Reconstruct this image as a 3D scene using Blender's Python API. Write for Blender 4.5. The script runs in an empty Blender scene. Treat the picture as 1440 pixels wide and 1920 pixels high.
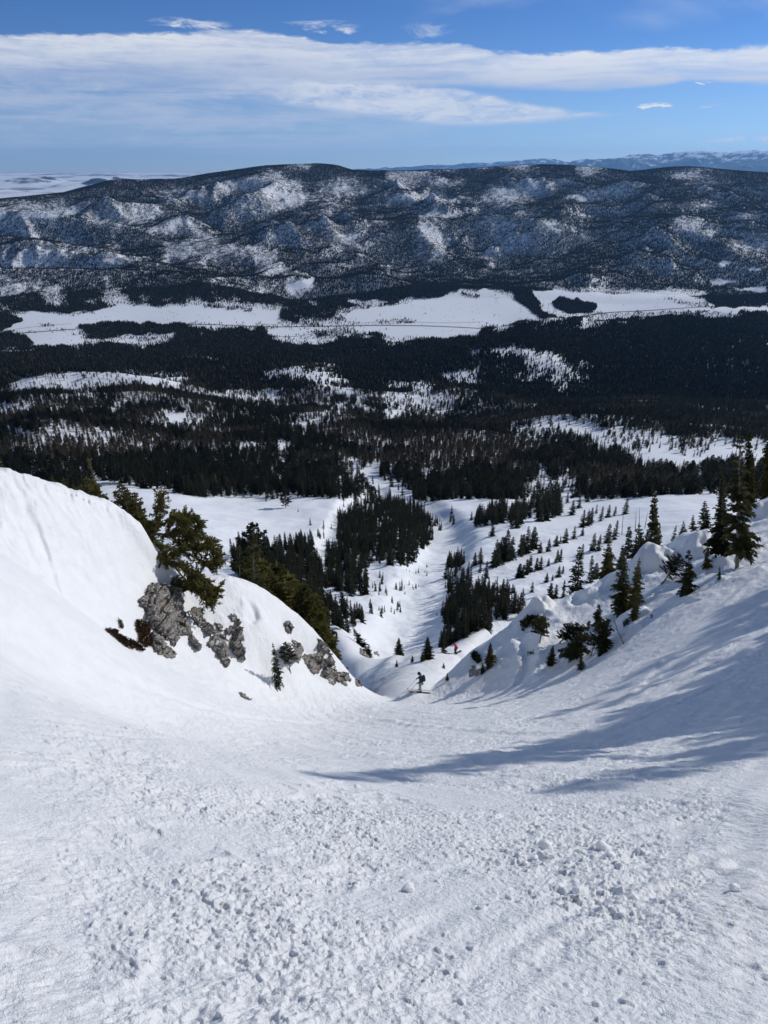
import bpy, math, random
import numpy as np
from mathutils import Vector, Matrix
R = math.radians
scene = bpy.context.scene
# ------------------------------------------------------------------ camera
PITCH = 26.6; TH = R(PITCH); F = 1280.0
cam = bpy.data.cameras.new('camera'); cam.lens = 24.0; cam.sensor_width = 36.0
cam.clip_start = 0.05; cam.clip_end = 400000.0
cam_ob = bpy.data.objects.new('camera', cam); scene.collection.objects.link(cam_ob)
cam_ob.location = (0, 0, 0); cam_ob.rotation_euler = (R(90 - PITCH), 0, 0)
scene.camera = cam_ob
# ------------------------------------------------------------------ light
SUN_AZ, SUN_EL = 58.0, 30.0          # azimuth to the right of the view direction
sun = bpy.data.lights.new('sun', 'SUN'); sun.energy = 2.92; sun.angle = R(0.6); sun.color = (1.0, 0.955, 0.885)
sun_ob = bpy.data.objects.new('sun', sun); scene.collection.objects.link(sun_ob)
S = Vector((math.sin(R(SUN_AZ)) * math.cos(R(SUN_EL)), math.cos(R(SUN_AZ)) * math.cos(R(SUN_EL)), math.sin(R(SUN_EL))))
sun_ob.rotation_euler = S.to_track_quat('Z', 'Y').to_euler(); sun_ob.location = (30, 20, 60)
scene.view_settings.view_transform = 'Standard'; scene.view_settings.look = 'None'
scene.view_settings.exposure = 0.0; scene.view_settings.gamma = 1.0
scene.render.engine = 'CYCLES'
scene.cycles.use_denoising = True
try: scene.cycles.denoiser = 'OPENIMAGEDENOISE'
except Exception: pass
scene.cycles.max_bounces = 4; scene.cycles.diffuse_bounces = 2; scene.cycles.glossy_bounces = 1
scene.cycles.transmission_bounces = 0; scene.cycles.volume_bounces = 1; scene.cycles.transparent_max_bounces = 4
scene.cycles.caustics_reflective = False; scene.cycles.caustics_refractive = False

CT, ST = math.cos(TH), math.sin(TH)
def ray(u, v):
    xc = (np.asarray(u, float) - 720) / F; yc = (960 - np.asarray(v, float)) / F
    return xc, CT + yc * ST, -ST + yc * CT
def at_r(u, v, r):                     # point on the sight line through (u, v) at ground distance r
    x, y, z = ray(u, v); k = r / np.hypot(x, y); return x * k, y * k, z * k
def at_d(u, v, d):                     # the same at depth d
    x, y, z = ray(u, v); return x * d, y * d, z * d
def proj(x, y, z):
    d = y * CT - z * ST; d = np.where(np.abs(d) < 1e-6, 1e-6, d)
    return 720 + F * x / d, 960 - F * (y * ST + z * CT) / d, d
def azel(u, v):
    x, y, z = ray(u, v); return math.degrees(math.atan2(x, y)), math.degrees(math.atan2(z, math.hypot(x, y)))

# ------------------------------------------------------------------ world: sky and clouds
world = bpy.data.worlds.new('World'); scene.world = world; world.use_nodes = True
nt = world.node_tree; nt.nodes.clear()
def N(nt, t, **kw):
    n = nt.nodes.new(t)
    for k, v in kw.items():
        if k.startswith('i_'):
            key = k[2:]; key = int(key) if key.isdigit() else key
            n.inputs[key].default_value = v
        else: setattr(n, k, v)
    return n
def M(nt, op, a, b=None, c=None, clamp=False):
    n = nt.nodes.new('ShaderNodeMath'); n.operation = op; n.use_clamp = clamp
    for i, q in enumerate((a, b, c)):
        if q is None: continue
        if isinstance(q, (int, float)): n.inputs[i].default_value = q
        else: nt.links.new(q, n.inputs[i])
    return n.outputs[0]
def smooth(nt, x, lo, hi, a=0.0, b=1.0):
    n = nt.nodes.new('ShaderNodeMapRange'); n.interpolation_type = 'SMOOTHSTEP'
    for key, q in (('Value', x), ('From Min', lo), ('From Max', hi), ('To Min', a), ('To Max', b)):
        if isinstance(q, (int, float)): n.inputs[key].default_value = q
        else: nt.links.new(q, n.inputs[key])
    return n.outputs[0]
L = nt.links.new
sky = N(nt, 'ShaderNodeTexSky', sky_type='NISHITA', sun_disc=False, sun_elevation=R(SUN_EL), sun_rotation=R(SUN_AZ),
        altitude=2600.0, air_density=1.25, dust_density=0.25, ozone_density=2.2)
tc = N(nt, 'ShaderNodeTexCoord'); sep = N(nt, 'ShaderNodeSeparateXYZ'); L(tc.outputs['Generated'], sep.inputs[0])
X, Y, Z = sep.outputs
az = M(nt, 'MULTIPLY', M(nt, 'ARCTAN2', X, Y), 57.29578)
el = M(nt, 'MULTIPLY', M(nt, 'ARCSINE', Z), 57.29578)
AZ0, AZ1 = -50.0, 50.0
azn = M(nt, 'DIVIDE', M(nt, 'SUBTRACT', az, AZ0), AZ1 - AZ0, clamp=True)
def curve(pts, scale=12.0):
    n = nt.nodes.new('ShaderNodeFloatCurve'); c = n.mapping.curves[0]
    pp = sorted(((azel(u, v)[0] - AZ0) / (AZ1 - AZ0), azel(u, v)[1] / scale) for u, v in pts)
    pp = [(0.0, pp[0][1])] + pp + [(1.0, pp[-1][1])]
    for i, (a, b) in enumerate(pp):
        if i < 2: c.points[i].location = (a, b)
        else: c.points.new(a, b)
    for p in c.points: p.handle_type = 'AUTO_CLAMPED'
    n.mapping.update(); L(azn, n.inputs['Value'])
    return M(nt, 'MULTIPLY', n.outputs[0], scale)
def cnoise(sx, sy, scale, det=6, rough=0.6, off=0.0, dist=0.0):
    cb = N(nt, 'ShaderNodeCombineXYZ'); L(M(nt, 'MULTIPLY', az, sx), cb.inputs[0]); L(M(nt, 'MULTIPLY', el, sy), cb.inputs[1]); cb.inputs[2].default_value = off
    n = N(nt, 'ShaderNodeTexNoise'); n.inputs['Scale'].default_value = scale; n.inputs['Detail'].default_value = det
    n.inputs['Roughness'].default_value = rough; n.inputs['Distortion'].default_value = dist
    L(cb.outputs[0], n.inputs['Vector']); return n.outputs[0]
n1 = cnoise(0.14, 0.5, 1.0, 7, 0.6, 1.3); n2 = cnoise(0.09, 1.1, 1.0, 6, 0.62, 5.1, 0.4); n3 = cnoise(0.30, 1.0, 1.2, 8, 0.66, 9.7, 0.5)
c1 = M(nt, 'SUBTRACT', n1, 0.5); c2 = M(nt, 'SUBTRACT', n2, 0.5); c3 = M(nt, 'SUBTRACT', n3, 0.5)
top = curve([(0, 64), (120, 60), (300, 57), (470, 55), (560, 66), (620, 80), (700, 82), (800, 78), (940, 95), (1030, 99), (1090, 94), (1200, 90), (1440, 88)])
bot = curve([(0, 150), (250, 158), (500, 172), (700, 170), (860, 160), (1000, 166), (1110, 168), (1260, 158), (1290, 150), (1440, 158)])
topn = M(nt, 'ADD', top, M(nt, 'ADD', M(nt, 'MULTIPLY', c1, 0.7), M(nt, 'MULTIPLY', c3, 0.75)))
botn = M(nt, 'ADD', bot, M(nt, 'ADD', M(nt, 'MULTIPLY', c2, 0.9), M(nt, 'MULTIPLY', c3, 0.25)))
softb = smooth(nt, az, -12.0, 6.0, 1.5, 0.28)
n4 = cnoise(0.8, 2.6, 1.0, 6, 0.65, 33.0, 0.3); c4 = M(nt, 'SUBTRACT', n4, 0.5)
up = smooth(nt, M(nt, 'ADD', M(nt, 'SUBTRACT', topn, el), M(nt, 'MULTIPLY', c4, 0.35)), -0.04, 0.26)
dn = smooth(nt, M(nt, 'SUBTRACT', el, botn), M(nt, 'MULTIPLY', softb, -1.0), softb)
thick = smooth(nt, M(nt, 'ADD', n2, M(nt, 'MULTIPLY', c4, 0.25)), 0.30, 0.60, 0.50, 0.98)
band = M(nt, 'MULTIPLY', M(nt, 'MULTIPLY', up, dn), thick)
# the feathered lower tongue right of the middle
t2 = curve([(380, 140), (560, 146), (720, 152), (860, 164), (980, 190), (1080, 205), (1185, 213), (1300, 217)])
b2 = curve([(380, 190), (560, 206), (720, 226), (860, 240), (980, 236), (1080, 226), (1185, 219), (1300, 217)])
ton = M(nt, 'MULTIPLY', smooth(nt, M(nt, 'SUBTRACT', M(nt, 'ADD', t2, M(nt, 'MULTIPLY', c3, 0.5)), el), -0.1, 0.35),
        smooth(nt, M(nt, 'SUBTRACT', el, M(nt, 'ADD', b2, M(nt, 'MULTIPLY', c3, 0.9))), -0.15, 0.45))
ton = M(nt, 'MULTIPLY', M(nt, 'MULTIPLY', ton, smooth(nt, az, -16.0, -4.0, 0.0, 0.95)), smooth(nt, n3, 0.30, 0.60, 0.45, 1.0))
ton = M(nt, 'MULTIPLY', ton, smooth(nt, az, 17.5, 19.0, 1.0, 0.0))
# thin veil below the band, mostly on the left
veil = M(nt, 'MULTIPLY', smooth(nt, M(nt, 'ADD', n2, M(nt, 'MULTIPLY', c3, 0.35)), 0.30, 0.66, 0.12, 1.0), smooth(nt, az, -6.0, 13.0, 0.78, 0.08))
veil = M(nt, 'MULTIPLY', veil, M(nt, 'MULTIPLY', smooth(nt, el, 0.4, 2.2), smooth(nt, M(nt, 'SUBTRACT', top, el), 0.0, 0.5)))
# faint streaks in the upper sky on the right, small wisps
st = cnoise(0.07, 0.22, 1.0, 5, 0.55, 21.0, 0.8)
streak = M(nt, 'MULTIPLY', M(nt, 'MULTIPLY', smooth(nt, st, 0.42, 0.75, 0.0, 0.34), smooth(nt, az, -2.0, 10.0)), smooth(nt, el, 7.5, 9.0))
def blob(u, v, wa, we, amt):
    a0, e0 = azel(u, v)
    dx = M(nt, 'DIVIDE', M(nt, 'SUBTRACT', az, a0), wa); dy = M(nt, 'DIVIDE', M(nt, 'ADD', M(nt, 'SUBTRACT', el, e0), M(nt, 'MULTIPLY', c3, 1.6)), we)
    q = M(nt, 'ADD', M(nt, 'MULTIPLY', dx, dx), M(nt, 'MULTIPLY', dy, dy))
    return M(nt, 'MULTIPLY', smooth(nt, q, 0.15, 1.1, 1.0, 0.0), smooth(nt, n3, 0.42, 0.66, 0.0, amt))
wis = None
for b in ((355, 42, 2.9, 0.34, 0.95), (600, 48, 3.0, 0.42, 0.9), (1228, 194, 1.4, 0.14, 1.6), (1326, 151, 0.9, 0.17, 1.6),
          (1345, 197, 1.4, 0.17, 0.8), (1430, 262, 4.2, 0.40, 1.3), (800, 55, 2.2, 0.5, 0.4), (1190, 245, 4.0, 0.45, 0.35)):
    q = blob(*b); wis = q if wis is None else M(nt, 'MAXIMUM', wis, q)
alpha = M(nt, 'MAXIMUM', M(nt, 'MAXIMUM', band, ton), M(nt, 'MAXIMUM', M(nt, 'MAXIMUM', veil, streak), wis), clamp=True)
# cloud colour: bright at the sunlit upper rim, greyer in the body
rim = smooth(nt, M(nt, 'SUBTRACT', topn, el), 0.15, 2.6, 1.0, 0.0)
rim = M(nt, 'ADD', M(nt, 'MAXIMUM', M(nt, 'MULTIPLY', rim, 0.75), M(nt, 'MAXIMUM', M(nt, 'MULTIPLY', ton, 0.55), M(nt, 'MULTIPLY', wis, 0.8))), M(nt, 'MULTIPLY', n3, 0.35), clamp=True)
cmix = N(nt, 'ShaderNodeMix', data_type='RGBA'); L(rim, cmix.inputs[0])
SKY_S = 0.085
cmix.inputs[6].default_value = (0.44 / SKY_S, 0.52 / SKY_S, 0.70 / SKY_S, 1); cmix.inputs[7].default_value = (0.80 / SKY_S, 0.83 / SKY_S, 0.88 / SKY_S, 1)
# a slight tint makes the clear blue a little deeper, as through a phone camera
tint = N(nt, 'ShaderNodeMix', data_type='RGBA', blend_type='MULTIPLY'); tint.inputs[0].default_value = 1.0
L(sky.outputs[0], tint.inputs[6]); tg = N(nt, 'ShaderNodeMix', data_type='RGBA'); L(smooth(nt, el, -1.0, 11.0), tg.inputs[0]); tg.inputs[6].default_value = (0.62, 0.82, 1.25, 1); tg.inputs[7].default_value = (0.34, 0.57, 1.0, 1)
th2 = N(nt, 'ShaderNodeMix', data_type='RGBA'); L(smooth(nt, el, 12.0, 35.0), th2.inputs[0]); L(tg.outputs[2], th2.inputs[6]); th2.inputs[7].default_value = (1.05, 1.0, 0.98, 1)
L(th2.outputs[2], tint.inputs[7])
smix = N(nt, 'ShaderNodeMix', data_type='RGBA'); L(alpha, smix.inputs[0]); L(tint.outputs[2], smix.inputs[6]); L(cmix.outputs[2], smix.inputs[7])
bg = N(nt, 'ShaderNodeBackground'); bg.inputs[1].default_value = SKY_S; L(smix.outputs[2], bg.inputs[0])
wo = N(nt, 'ShaderNodeOutputWorld'); L(bg.outputs[0], wo.inputs[0])

# ------------------------------------------------------------------ noise
def _h(ix, iy, seed):
    h = (ix.astype(np.int64) * 374761393 + iy.astype(np.int64) * 668265263 + seed * 2147483647 + 1013904223) & 0xFFFFFFFF
    h = ((h ^ (h >> 13)) * 1274126177) & 0xFFFFFFFF
    h = ((h ^ (h >> 16)) * 2246822519) & 0xFFFFFFFF
    return (h ^ (h >> 15)) & 0xFFFFFFFF
def hf(ix, iy, seed): return _h(ix, iy, seed) / 4294967296.0
def perlin(x, y, seed=0):
    xi = np.floor(x); yi = np.floor(y); fx = x - xi; fy = y - yi; xi = xi.astype(np.int64); yi = yi.astype(np.int64)
    u = fx * fx * fx * (fx * (fx * 6 - 15) + 10); v = fy * fy * fy * (fy * (fy * 6 - 15) + 10)
    def g(ax, ay, dx, dy):
        a = hf(ax, ay, seed) * 6.2831853; return np.cos(a) * dx + np.sin(a) * dy
    a = g(xi, yi, fx, fy); b = g(xi + 1, yi, fx - 1, fy); c = g(xi, yi + 1, fx, fy - 1); d = g(xi + 1, yi + 1, fx - 1, fy - 1)
    return (a + u * (b - a) + v * ((c + u * (d - c)) - (a + u * (b - a)))) * 1.5
def fbm(x, y, seed=0, oct=4, gain=0.5, lac=2.03):
    s = 0; a = 1.0
    for o in range(oct):
        s = s + a * perlin(x, y, seed + o * 17); x = x * lac + 3.7; y = y * lac - 1.9; a *= gain
    return s
def ridged(x, y, seed=0, oct=5, gain=0.5, lac=2.07):
    s = 0; a = 1.0; w = 1.0
    for o in range(oct):
        n = 1 - np.abs(perlin(x, y, seed + o * 31)) * 1.6; n = n * n * w; w = np.clip(n * 1.6, 0, 1)
        s = s + a * n; x = x * lac + 11.3; y = y * lac - 5.9; a *= gain
    return s
def clods(x, y, cell, dens, seed, rmin=0.25, rmax=0.5):
    gx = x / cell; gy = y / cell; xi = np.floor(gx).astype(np.int64); yi = np.floor(gy).astype(np.int64)
    best = np.zeros_like(x)
    for ox in (-1, 0, 1):
        for oy in (-1, 0, 1):
            cx = xi + ox; cy = yi + oy
            px = cx + 0.5 + (hf(cx, cy, seed) - 0.5) * 0.9; py = cy + 0.5 + (hf(cx, cy, seed + 1) - 0.5) * 0.9
            q = hf(cx, cy, seed + 2); rr = rmin + (rmax - rmin) * q * q
            on = hf(cx, cy, seed + 3) < dens
            d2 = ((gx - px) ** 2 + (gy - py) ** 2) / (rr * rr)
            best = np.maximum(best, np.where(on, np.sqrt(np.clip(1 - d2, 0, 1)) * rr * cell, 0))
    return best
def sstep(x, a, b):
    t = np.clip((x - a) / (b - a), 0, 1); return t * t * (3 - 2 * t)
def inpoly(x, y, P):
    P = np.asarray(P, float); c = np.zeros(np.shape(x), bool); n = len(P); j = n - 1
    for i in range(n):
        x0, y0 = P[i]; x1, y1 = P[j]
        if y0 != y1: c ^= ((y0 > y) != (y1 > y)) & (x < (x1 - x0) * (y - y0) / (y1 - y0) + x0)
        j = i
    return c
def polydist(x, y, P):                 # distance to a polyline, and the parameter (vertex index) of the nearest point
    P = np.asarray(P, float); best = np.full(np.shape(x), 1e18); tb = np.zeros(np.shape(x))
    for i in range(len(P) - 1):
        a = P[i, :2]; b = P[i + 1, :2]; ab = b - a; l2 = ab @ ab
        t = np.clip(((x - a[0]) * ab[0] + (y - a[1]) * ab[1]) / l2, 0, 1)
        d = (x - a[0] - t * ab[0]) ** 2 + (y - a[1] - t * ab[1]) ** 2
        m = d < best; best = np.where(m, d, best); tb = np.where(m, i + t, tb)
    return np.sqrt(best), tb
class TPS:
    def __init__(s, P, val, lam=1e-3):
        P = np.asarray(P, float); n = len(P); s.P = P
        d2 = ((P[:, None] - P[None]) ** 2).sum(-1)
        K = 0.5 * d2 * np.log(d2 + 1e-12) + lam * np.eye(n)
        A = np.zeros((n + 3, n + 3)); A[:n, :n] = K; A[:n, n] = 1; A[:n, n + 1:] = P; A[n, :n] = 1; A[n + 1:, :n] = P.T
        s.w = np.linalg.solve(A, np.concatenate([np.asarray(val, float), np.zeros(3)]))
    def __call__(s, x, y):
        sh = np.shape(x); x = np.ravel(x); y = np.ravel(y); n = len(s.P)
        out = s.w[n] + s.w[n + 1] * x + s.w[n + 2] * y
        for i in range(n):
            d2 = (x - s.P[i, 0]) ** 2 + (y - s.P[i, 1]) ** 2; out = out + s.w[i] * 0.5 * d2 * np.log(d2 + 1e-12)
        return out.reshape(sh)

# ------------------------------------------------------------------ the far ground
ZR = np.array([(1, -20), (10, -22), (25, -32), (36, -36.5), (42, -38.6), (60, -49.8), (80, -61.4), (110, -77), (160, -103), (220, -131), (290, -158), (430, -207),
    (600, -268), (850, -342), (1150, -405), (1500, -467), (1900, -527), (2300, -580), (2700, -640), (3100, -688), (3600, -692), (4300, -688),
    (5200, -600), (6000, -490), (7000, -340), (8000, -170), (9000, -20), (10000, -60), (12500, -400)])
def z0r(r): return np.interp(np.log(np.maximum(r, 1.0)), np.log(ZR[:, 0]), ZR[:, 1])
FARP = [ # u, v, r
 (560,1168,100),(500,1128,128),(470,1100,140),(440,1092,150),(620,1185,92),(680,1180,96),(600,1060,195),(540,1060,200),(450,1000,280),(350,1000,260),(300,955,360),(450,945,420),(600,930,450),
 (250,918,470),(400,905,560),(100,900,560),(0,885,640),(0,825,950),(200,822,950),(400,820,950),(600,850,800),(0,760,1350),(200,760,1350),(400,752,1450),(600,780,1250),
 (60,730,1640),(120,722,1700),(250,711,1750),(350,720,1700),(200,708,2050),(0,690,2300),(200,665,2700),(400,652,2800),(560,693,1950),(640,722,1780),(690,752,1550),(490,738,1680),
 (560,690,2150),(560,668,2500),(560,648,2950),(0,657,2950),(200,648,3000),(350,636,3080),
 (720,930,520),(840,812,1010),(740,838,900),(920,828,960),(840,803,1200),(840,786,1420),(850,752,1600),(850,700,2000),(940,655,2350),(1000,668,2330),(1000,700,2150),(880,702,2000),(1080,740,1750),(950,648,2560),(950,640,2750),
 (1000,612,3020),(1060,615,3000),(930,628,2950),(1180,700,2200),(1300,700,2200),(1300,640,2700),(1200,605,3150),(1440,590,3350),(1440,650,2700),(1440,720,2100),(1320,596,3300),
 (1000,800,1150),(1100,803,1150),(1200,850,860),(1300,868,760),(1320,820,1040),(1150,830,960),(1060,785,1320),(1440,800,1250),
 (1000,935,470),(1100,935,450),(1250,930,430),(1400,935,430),(850,950,400),(900,1000,270),(1000,1050,190),(1100,1030,215),(1200,1000,255),(1300,960,340),(900,1100,140),(850,1082,160),(950,1122,120),(1000,1150,102),
 (870,1162,95),(800,1152,108),(740,1190,92),(760,1225,72),(700,1232,70),(650,1205,79),(720,1288,43),(745,1262,52),(788,1298,40),(830,1262,52),(860,1215,68),(840,1190,82),
 (640,1000,300),(680,960,380),(760,1000,290),(820,1000,290),(800,1060,185),(700,1090,160),(1150,1080,150),(1250,1040,180),(1350,1000,230)]
def fk(az_, r): return az_ / 9.0, np.log(np.maximum(r, 1.0)) * 2.4
_P = []; _V = []
for u, v, r in FARP:
    x, y, z = at_r(u, v, r); _P.append(fk(math.degrees(math.atan2(x, y)), r)); _V.append(z - z0r(r))
for a in (-60, -45, -38, 45, 60, 78):
    for r in (30, 60, 120, 250, 500, 1000, 2000, 3500): _P.append(fk(a, r)); _V.append(25.0 * min(1, r / 400) if a > 0 else 0.0)
for a in (-30, -20, -10, 0, 10, 20, 30):
    for r in (3500, 4100): _P.append(fk(a, r)); _V.append(0.0)
    _P.append(fk(a, 5200)); _V.append(0.0)
for a in (-32, -26, -18, -10): _P.append(fk(a, 18)); _V.append(0.0); _P.append(fk(a, 60)); _V.append(-12.0)
for a in (14, 22, 30): _P.append(fk(a, 20)); _V.append(0.0); _P.append(fk(a, 75)); _V.append(-6.0)
far_tps = TPS(_P, _V, 0.02)
# crest of the hills across the valley, in azimuth
CREST = [(-200,395,8200),(0,374,8600),(120,362,8900),(210,338,9200),(330,336,9400),(400,325,9500),(500,311,9500),(590,306,9500),(630,312,9400),(660,321,9300),(740,321,9600),(840,318,9800),
         (980,309,9900),(1060,310,9800),(1130,315,9700),(1180,322,9600),(1230,318,9300),(1290,312,9200),(1340,318,9300),(1440,325,9300),(1640,322,9300)]
_cz = []
for u, v, r in CREST:
    x, y, z = at_r(u, v, r); _cz.append((math.degrees(math.atan2(x, y)), r, z))
_cz = np.array(_cz)
SPURS = [ # (polyline of u, v, r), half width, strength
 ([(-60,492,5300),(160,500,5250),(320,510,5200),(430,522,5050),(510,548,4850),(570,580,4600),(640,602,4400)], 420),
 ([(240,470,6300),(330,460,6200),(440,458,6050),(510,473,5850),(560,500,5600),(595,530,5350)], 420),
 ([(60,390,7500),(230,420,7000),(330,447,6700),(440,455,6500)], 330),
 ([(170,368,8300),(300,384,7900),(370,412,7500),(440,450,7000)], 360),
 ([(590,308,9500),(560,345,8700),(600,372,8100),(680,395,7600),(740,412,7200)], 450),
 ([(775,410,6800),(800,445,6300),(850,490,5700),(880,530,5100)], 400),
 ([(770,412,6800),(700,440,6500),(650,470,6100)], 300),
 ([(840,318,9800),(870,350,8800),(940,372,8100),(1000,382,7700)], 450),
 ([(880,400,7000),(960,398,6900),(1040,420,6500),(1100,470,5900),(1160,510,5400),(1250,545,4900)], 400),
 ([(1170,340,8700),(1080,362,8200),(1000,385,7700)], 320),
 ([(1285,314,9200),(1280,350,8300),(1260,400,6900)], 380),
 ([(1255,402,6800),(1320,425,6500),(1380,470,6000),(1440,500,5700),(1560,530,5300)], 400),
 ([(1250,405,6800),(1180,420,6700),(1110,455,6400),(1040,490,6000)], 330),
 ([(1440,400,7600),(1400,372,8200),(1320,345,8700)], 350),
 ([(0,440,6600),(120,452,6300),(220,470,6100)], 300),
]
KNOLLS = [(tuple(float(c) for c in at_r(u, v, r)[:2]), h, w, w2) for u, v, r, h, w, w2 in ((560,700,1880,26,150,110), (650,735,1640,16,110,80), (940,662,2330,38,210,170), (1030,690,2150,20,130,110), (1000,615,3000,34,380,170), (1250,600,3250,26,420,160), (840,815,1010,20,150,75), (170,722,1700,26,300,110), (1070,806,1150,16,170,80), (300,760,1350,14,160,80), (1300,690,2250,24,260,140), (120,815,950,12,160,60), (400,690,2250,18,220,130), (700,650,2700,14,260,120))]
CHAN = [(np.array([at_r(*p) for p in P]), wk, dk) for P, wk, dk in (([(748,1236,63),(765,1190,82),(790,1130,118),(797,1085,155),(818,1040,205),(840,1005,265),(818,965,360),(770,935,450)], 1.0, 4.2), ([(622,1100,140),(618,1050,200),(622,1000,290),(660,950,420),(712,925,500),(700,880,590)], 0.55, 2.6))]
FINS = [(np.array([at_r(*p) for p in P]), w, 0) for P, w in (([(540,1160,90),(590,1164,86),(640,1182,80),(668,1206,74),(690,1232,66)], 3.5), ([(765,1196,76),(752,1212,71),(735,1240,60)], 1.3), ([(905,1180,74),(870,1196,70),(850,1218,64)], 3.0))]
def spur_pts(P): return np.array([at_r(*p) for p in P])
SP = [(spur_pts(P), w) for P, w in SPURS]
def far_raw(x, y):
    r = np.hypot(x, y); a = np.degrees(np.arctan2(x, y))
    z = z0r(r) + np.where(r < 4900, far_tps(*fk(a, np.minimum(r, 4900))), 0) * sstep(r, 5200, 4300)
    # slope up to the crest
    cr = np.interp(a, _cz[:, 0], _cz[:, 1]); cz = np.interp(a, _cz[:, 0], _cz[:, 2])
    foot = 4500 + 350 * perlin(a / 7.0, a * 0 + 3.3, 5) + 120 * perlin(a / 1.7, a * 0 + 8.1, 6)
    t = np.clip((r - foot) / (cr - foot), 0, 1)
    zh = -690 + (cz + 690 + 0) * (0.62 * t + 0.38 * t * t * (3 - 2 * t))
    back = np.clip((r - cr) / 2500, 0, 2.2); zh = zh - (cz + 640) * np.clip(back, 0, 1) ** 1.3 * 0.75
    hill = sstep(r, 4350, 4900)
    z = np.where(r > 4300, z * (1 - hill) + zh * hill, z)
    wx = x + 260 * perlin(x / 1500, y / 1500, 71); wy = y + 260 * perlin(x / 1500 + 9, y / 1500, 72)
    env = np.clip(4 * t, 0, 1) ** 0.7 * sstep(t, 1.0, 0.72) * (r < cr + 50)
    rg = ridged(wx / 1700, wy / 1700, 41, 5, 0.47)
    z = z + env * hill * ((rg - 1.05) * 140 + 42 * (ridged(wx / 640 + 5, wy / 820, 47, 4) - 1.05))
    m = (r > 4200)
    if np.any(m):
        for P, w in SP:
            xm, ym = x[m], y[m]
            d, tb = polydist(xm, ym, P); zl = np.interp(tb, np.arange(len(P)), P[:, 2])
            k = np.clip(1 - d / (w * 1.5), 0, 1) ** 1.25 * (1 - 0.25 * np.clip(d / w, 0, 1))
            z[m] = z[m] + (zl - z[m]) * k * 0.9
    z = z + hill * 9 * fbm(x / 160, y / 160, 88, 3) * np.clip(env + 0.15, 0, 1)
    mid = sstep(r, 500, 900) * sstep(r, 3200, 2700)
    z = z + mid * (14 * fbm(x / 330, y / 330, 23, 3))
    kn = (r > 600) & (r < 4000)
    if np.any(kn):
        xm, ym = x[kn], y[kn]; q = 1 + 0.25 * fbm(xm / 120, ym / 120, 77, 3)
        for (cx, cy), h, w, w2 in KNOLLS: z[kn] = z[kn] + h * np.exp(-(((xm - cx) / w) ** 2 + ((ym - cy) / w2) ** 2) * q)
    nr = sstep(r, 60, 160) * sstep(r, 900, 500)
    z = z + nr * (1.6 * fbm(x / 45, y / 45, 29, 3)) + sstep(r, 45, 90) * sstep(r, 420, 200) * 0.45 * fbm(x / 9, y / 9, 37, 3) + sstep(r, 40, 50) * sstep(r, 240, 130) * 0.13 * fbm(x / 2.2, y / 2.2, 39, 3)
    mn = (r > 40) & (r < 130)
    if np.any(mn):
        for P, w, h in FINS:
            d, tb = polydist(x[mn], y[mn], P); zl = np.interp(tb, np.arange(len(P)), P[:, 2]); k = np.exp(-(d / w) ** 2); z[mn] = z[mn] + np.maximum(zl - z[mn], 0) * k
    if np.any(mn):
        cn = (r > 58) & (r < 620); xm, ym = x[cn], y[cn]; sc = 5.5 + r[cn] * 0.022
        for P, wk, dk in CHAN:
            d, tb = polydist(xm + 1.5 * perlin(xm / 14, ym / 14, 311), ym, P); e = np.minimum(tb, len(P) - 1 - tb)
            z[cn] = z[cn] - dk * np.exp(-(d / (sc * wk)) ** 4) * sstep(e, 0, 0.7) * (sc / 8)
    # ski moguls down the run
    z = z + sstep(r, 46, 60) * sstep(r, 330, 160) * np.exp(-((a - 2.0) / 7.0) ** 2) * 0.28 * perlin(x / 4.2, y / 6.5, 38)
    return z

# ------------------------------------------------------------------ the near gully
SLOPE = 0.84
NEARP = [ # u, v, depth
 (788,1298,53),(-200,850,28),(0,884,30),(60,903,31),(130,928,33),(200,962,35),(262,990,37),(300,1090,38),(360,1120,39.5),(420,1085,42),(480,1100,43.5),(540,1140,45),(580,1175,46.5),(620,1220,48),(650,1255,49.5),(685,1292,51.5),
 (200,1190,30),(330,1235,33.5),(420,1258,36),(520,1290,40),(600,1294,46),(100,1100,25),(0,1100,20),(0,1250,14.5),(0,1400,8.2),(150,1300,20),(300,1350,22.5),(0,1500,6.2),(0,1700,4.1),
 (-200,1200,12),(-200,1500,5.0),(430,1170,39.5),(520,1200,41.5),(600,1250,45),
 (1440,1500,8.6),(1440,1400,13.5),(1440,1300,21),(1440,1200,29),(1440,1100,38),(1440,1050,43),(1380,1064,46),(1330,1085,44),(1280,1120,43),(1200,1180,42),(1100,1240,43),(1000,1275,45),(900,1302,48),(1250,1200,37),(1200,1300,28.5),(1000,1335,31),(1200,1400,16.5),
 (1640,1300,17),(1640,1100,33),(1640,1500,8.3),(1440,1700,4.5),
 (1100,1132,54),(1000,1142,55),(960,1188,54),(880,1230,55),(850,1256,55),(820,1276,54),(1200,1050,57),(1270,1025,58),(1350,1005,61),(1400,962,64),(1440,937,66),(1640,870,74),
 (1000,1200,50),(1100,1172,50.5),(1200,1120,50),(900,1255,51),(1300,1060,52),(1400,1010,56)]
WORLDP = [(0, 0.5, 0.0), (0, 3, -0.12), (0, 8, -0.62), (0.3, 15, -1.15), (0.8, 20, -1.45), (1.5, 26, -1.15), (2.0, 32, -0.6)] + [(0, -10, 0.0), (-15, -10, 1.0), (15, -10, 0.6), (0, 50, -1.5), (45, 10, 9.0), (60, 30, 12.0), (-40, 5, 14.0), (-45, 25, 20.0)]
_P = []; _V = []
for u, v, d in NEARP:
    x, y, z = at_d(u, v, d); _P.append((x, y)); _V.append(z + 1.8 + SLOPE * y)
for x, y, q in WORLDP: _P.append((x, y)); _V.append(q)
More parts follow.
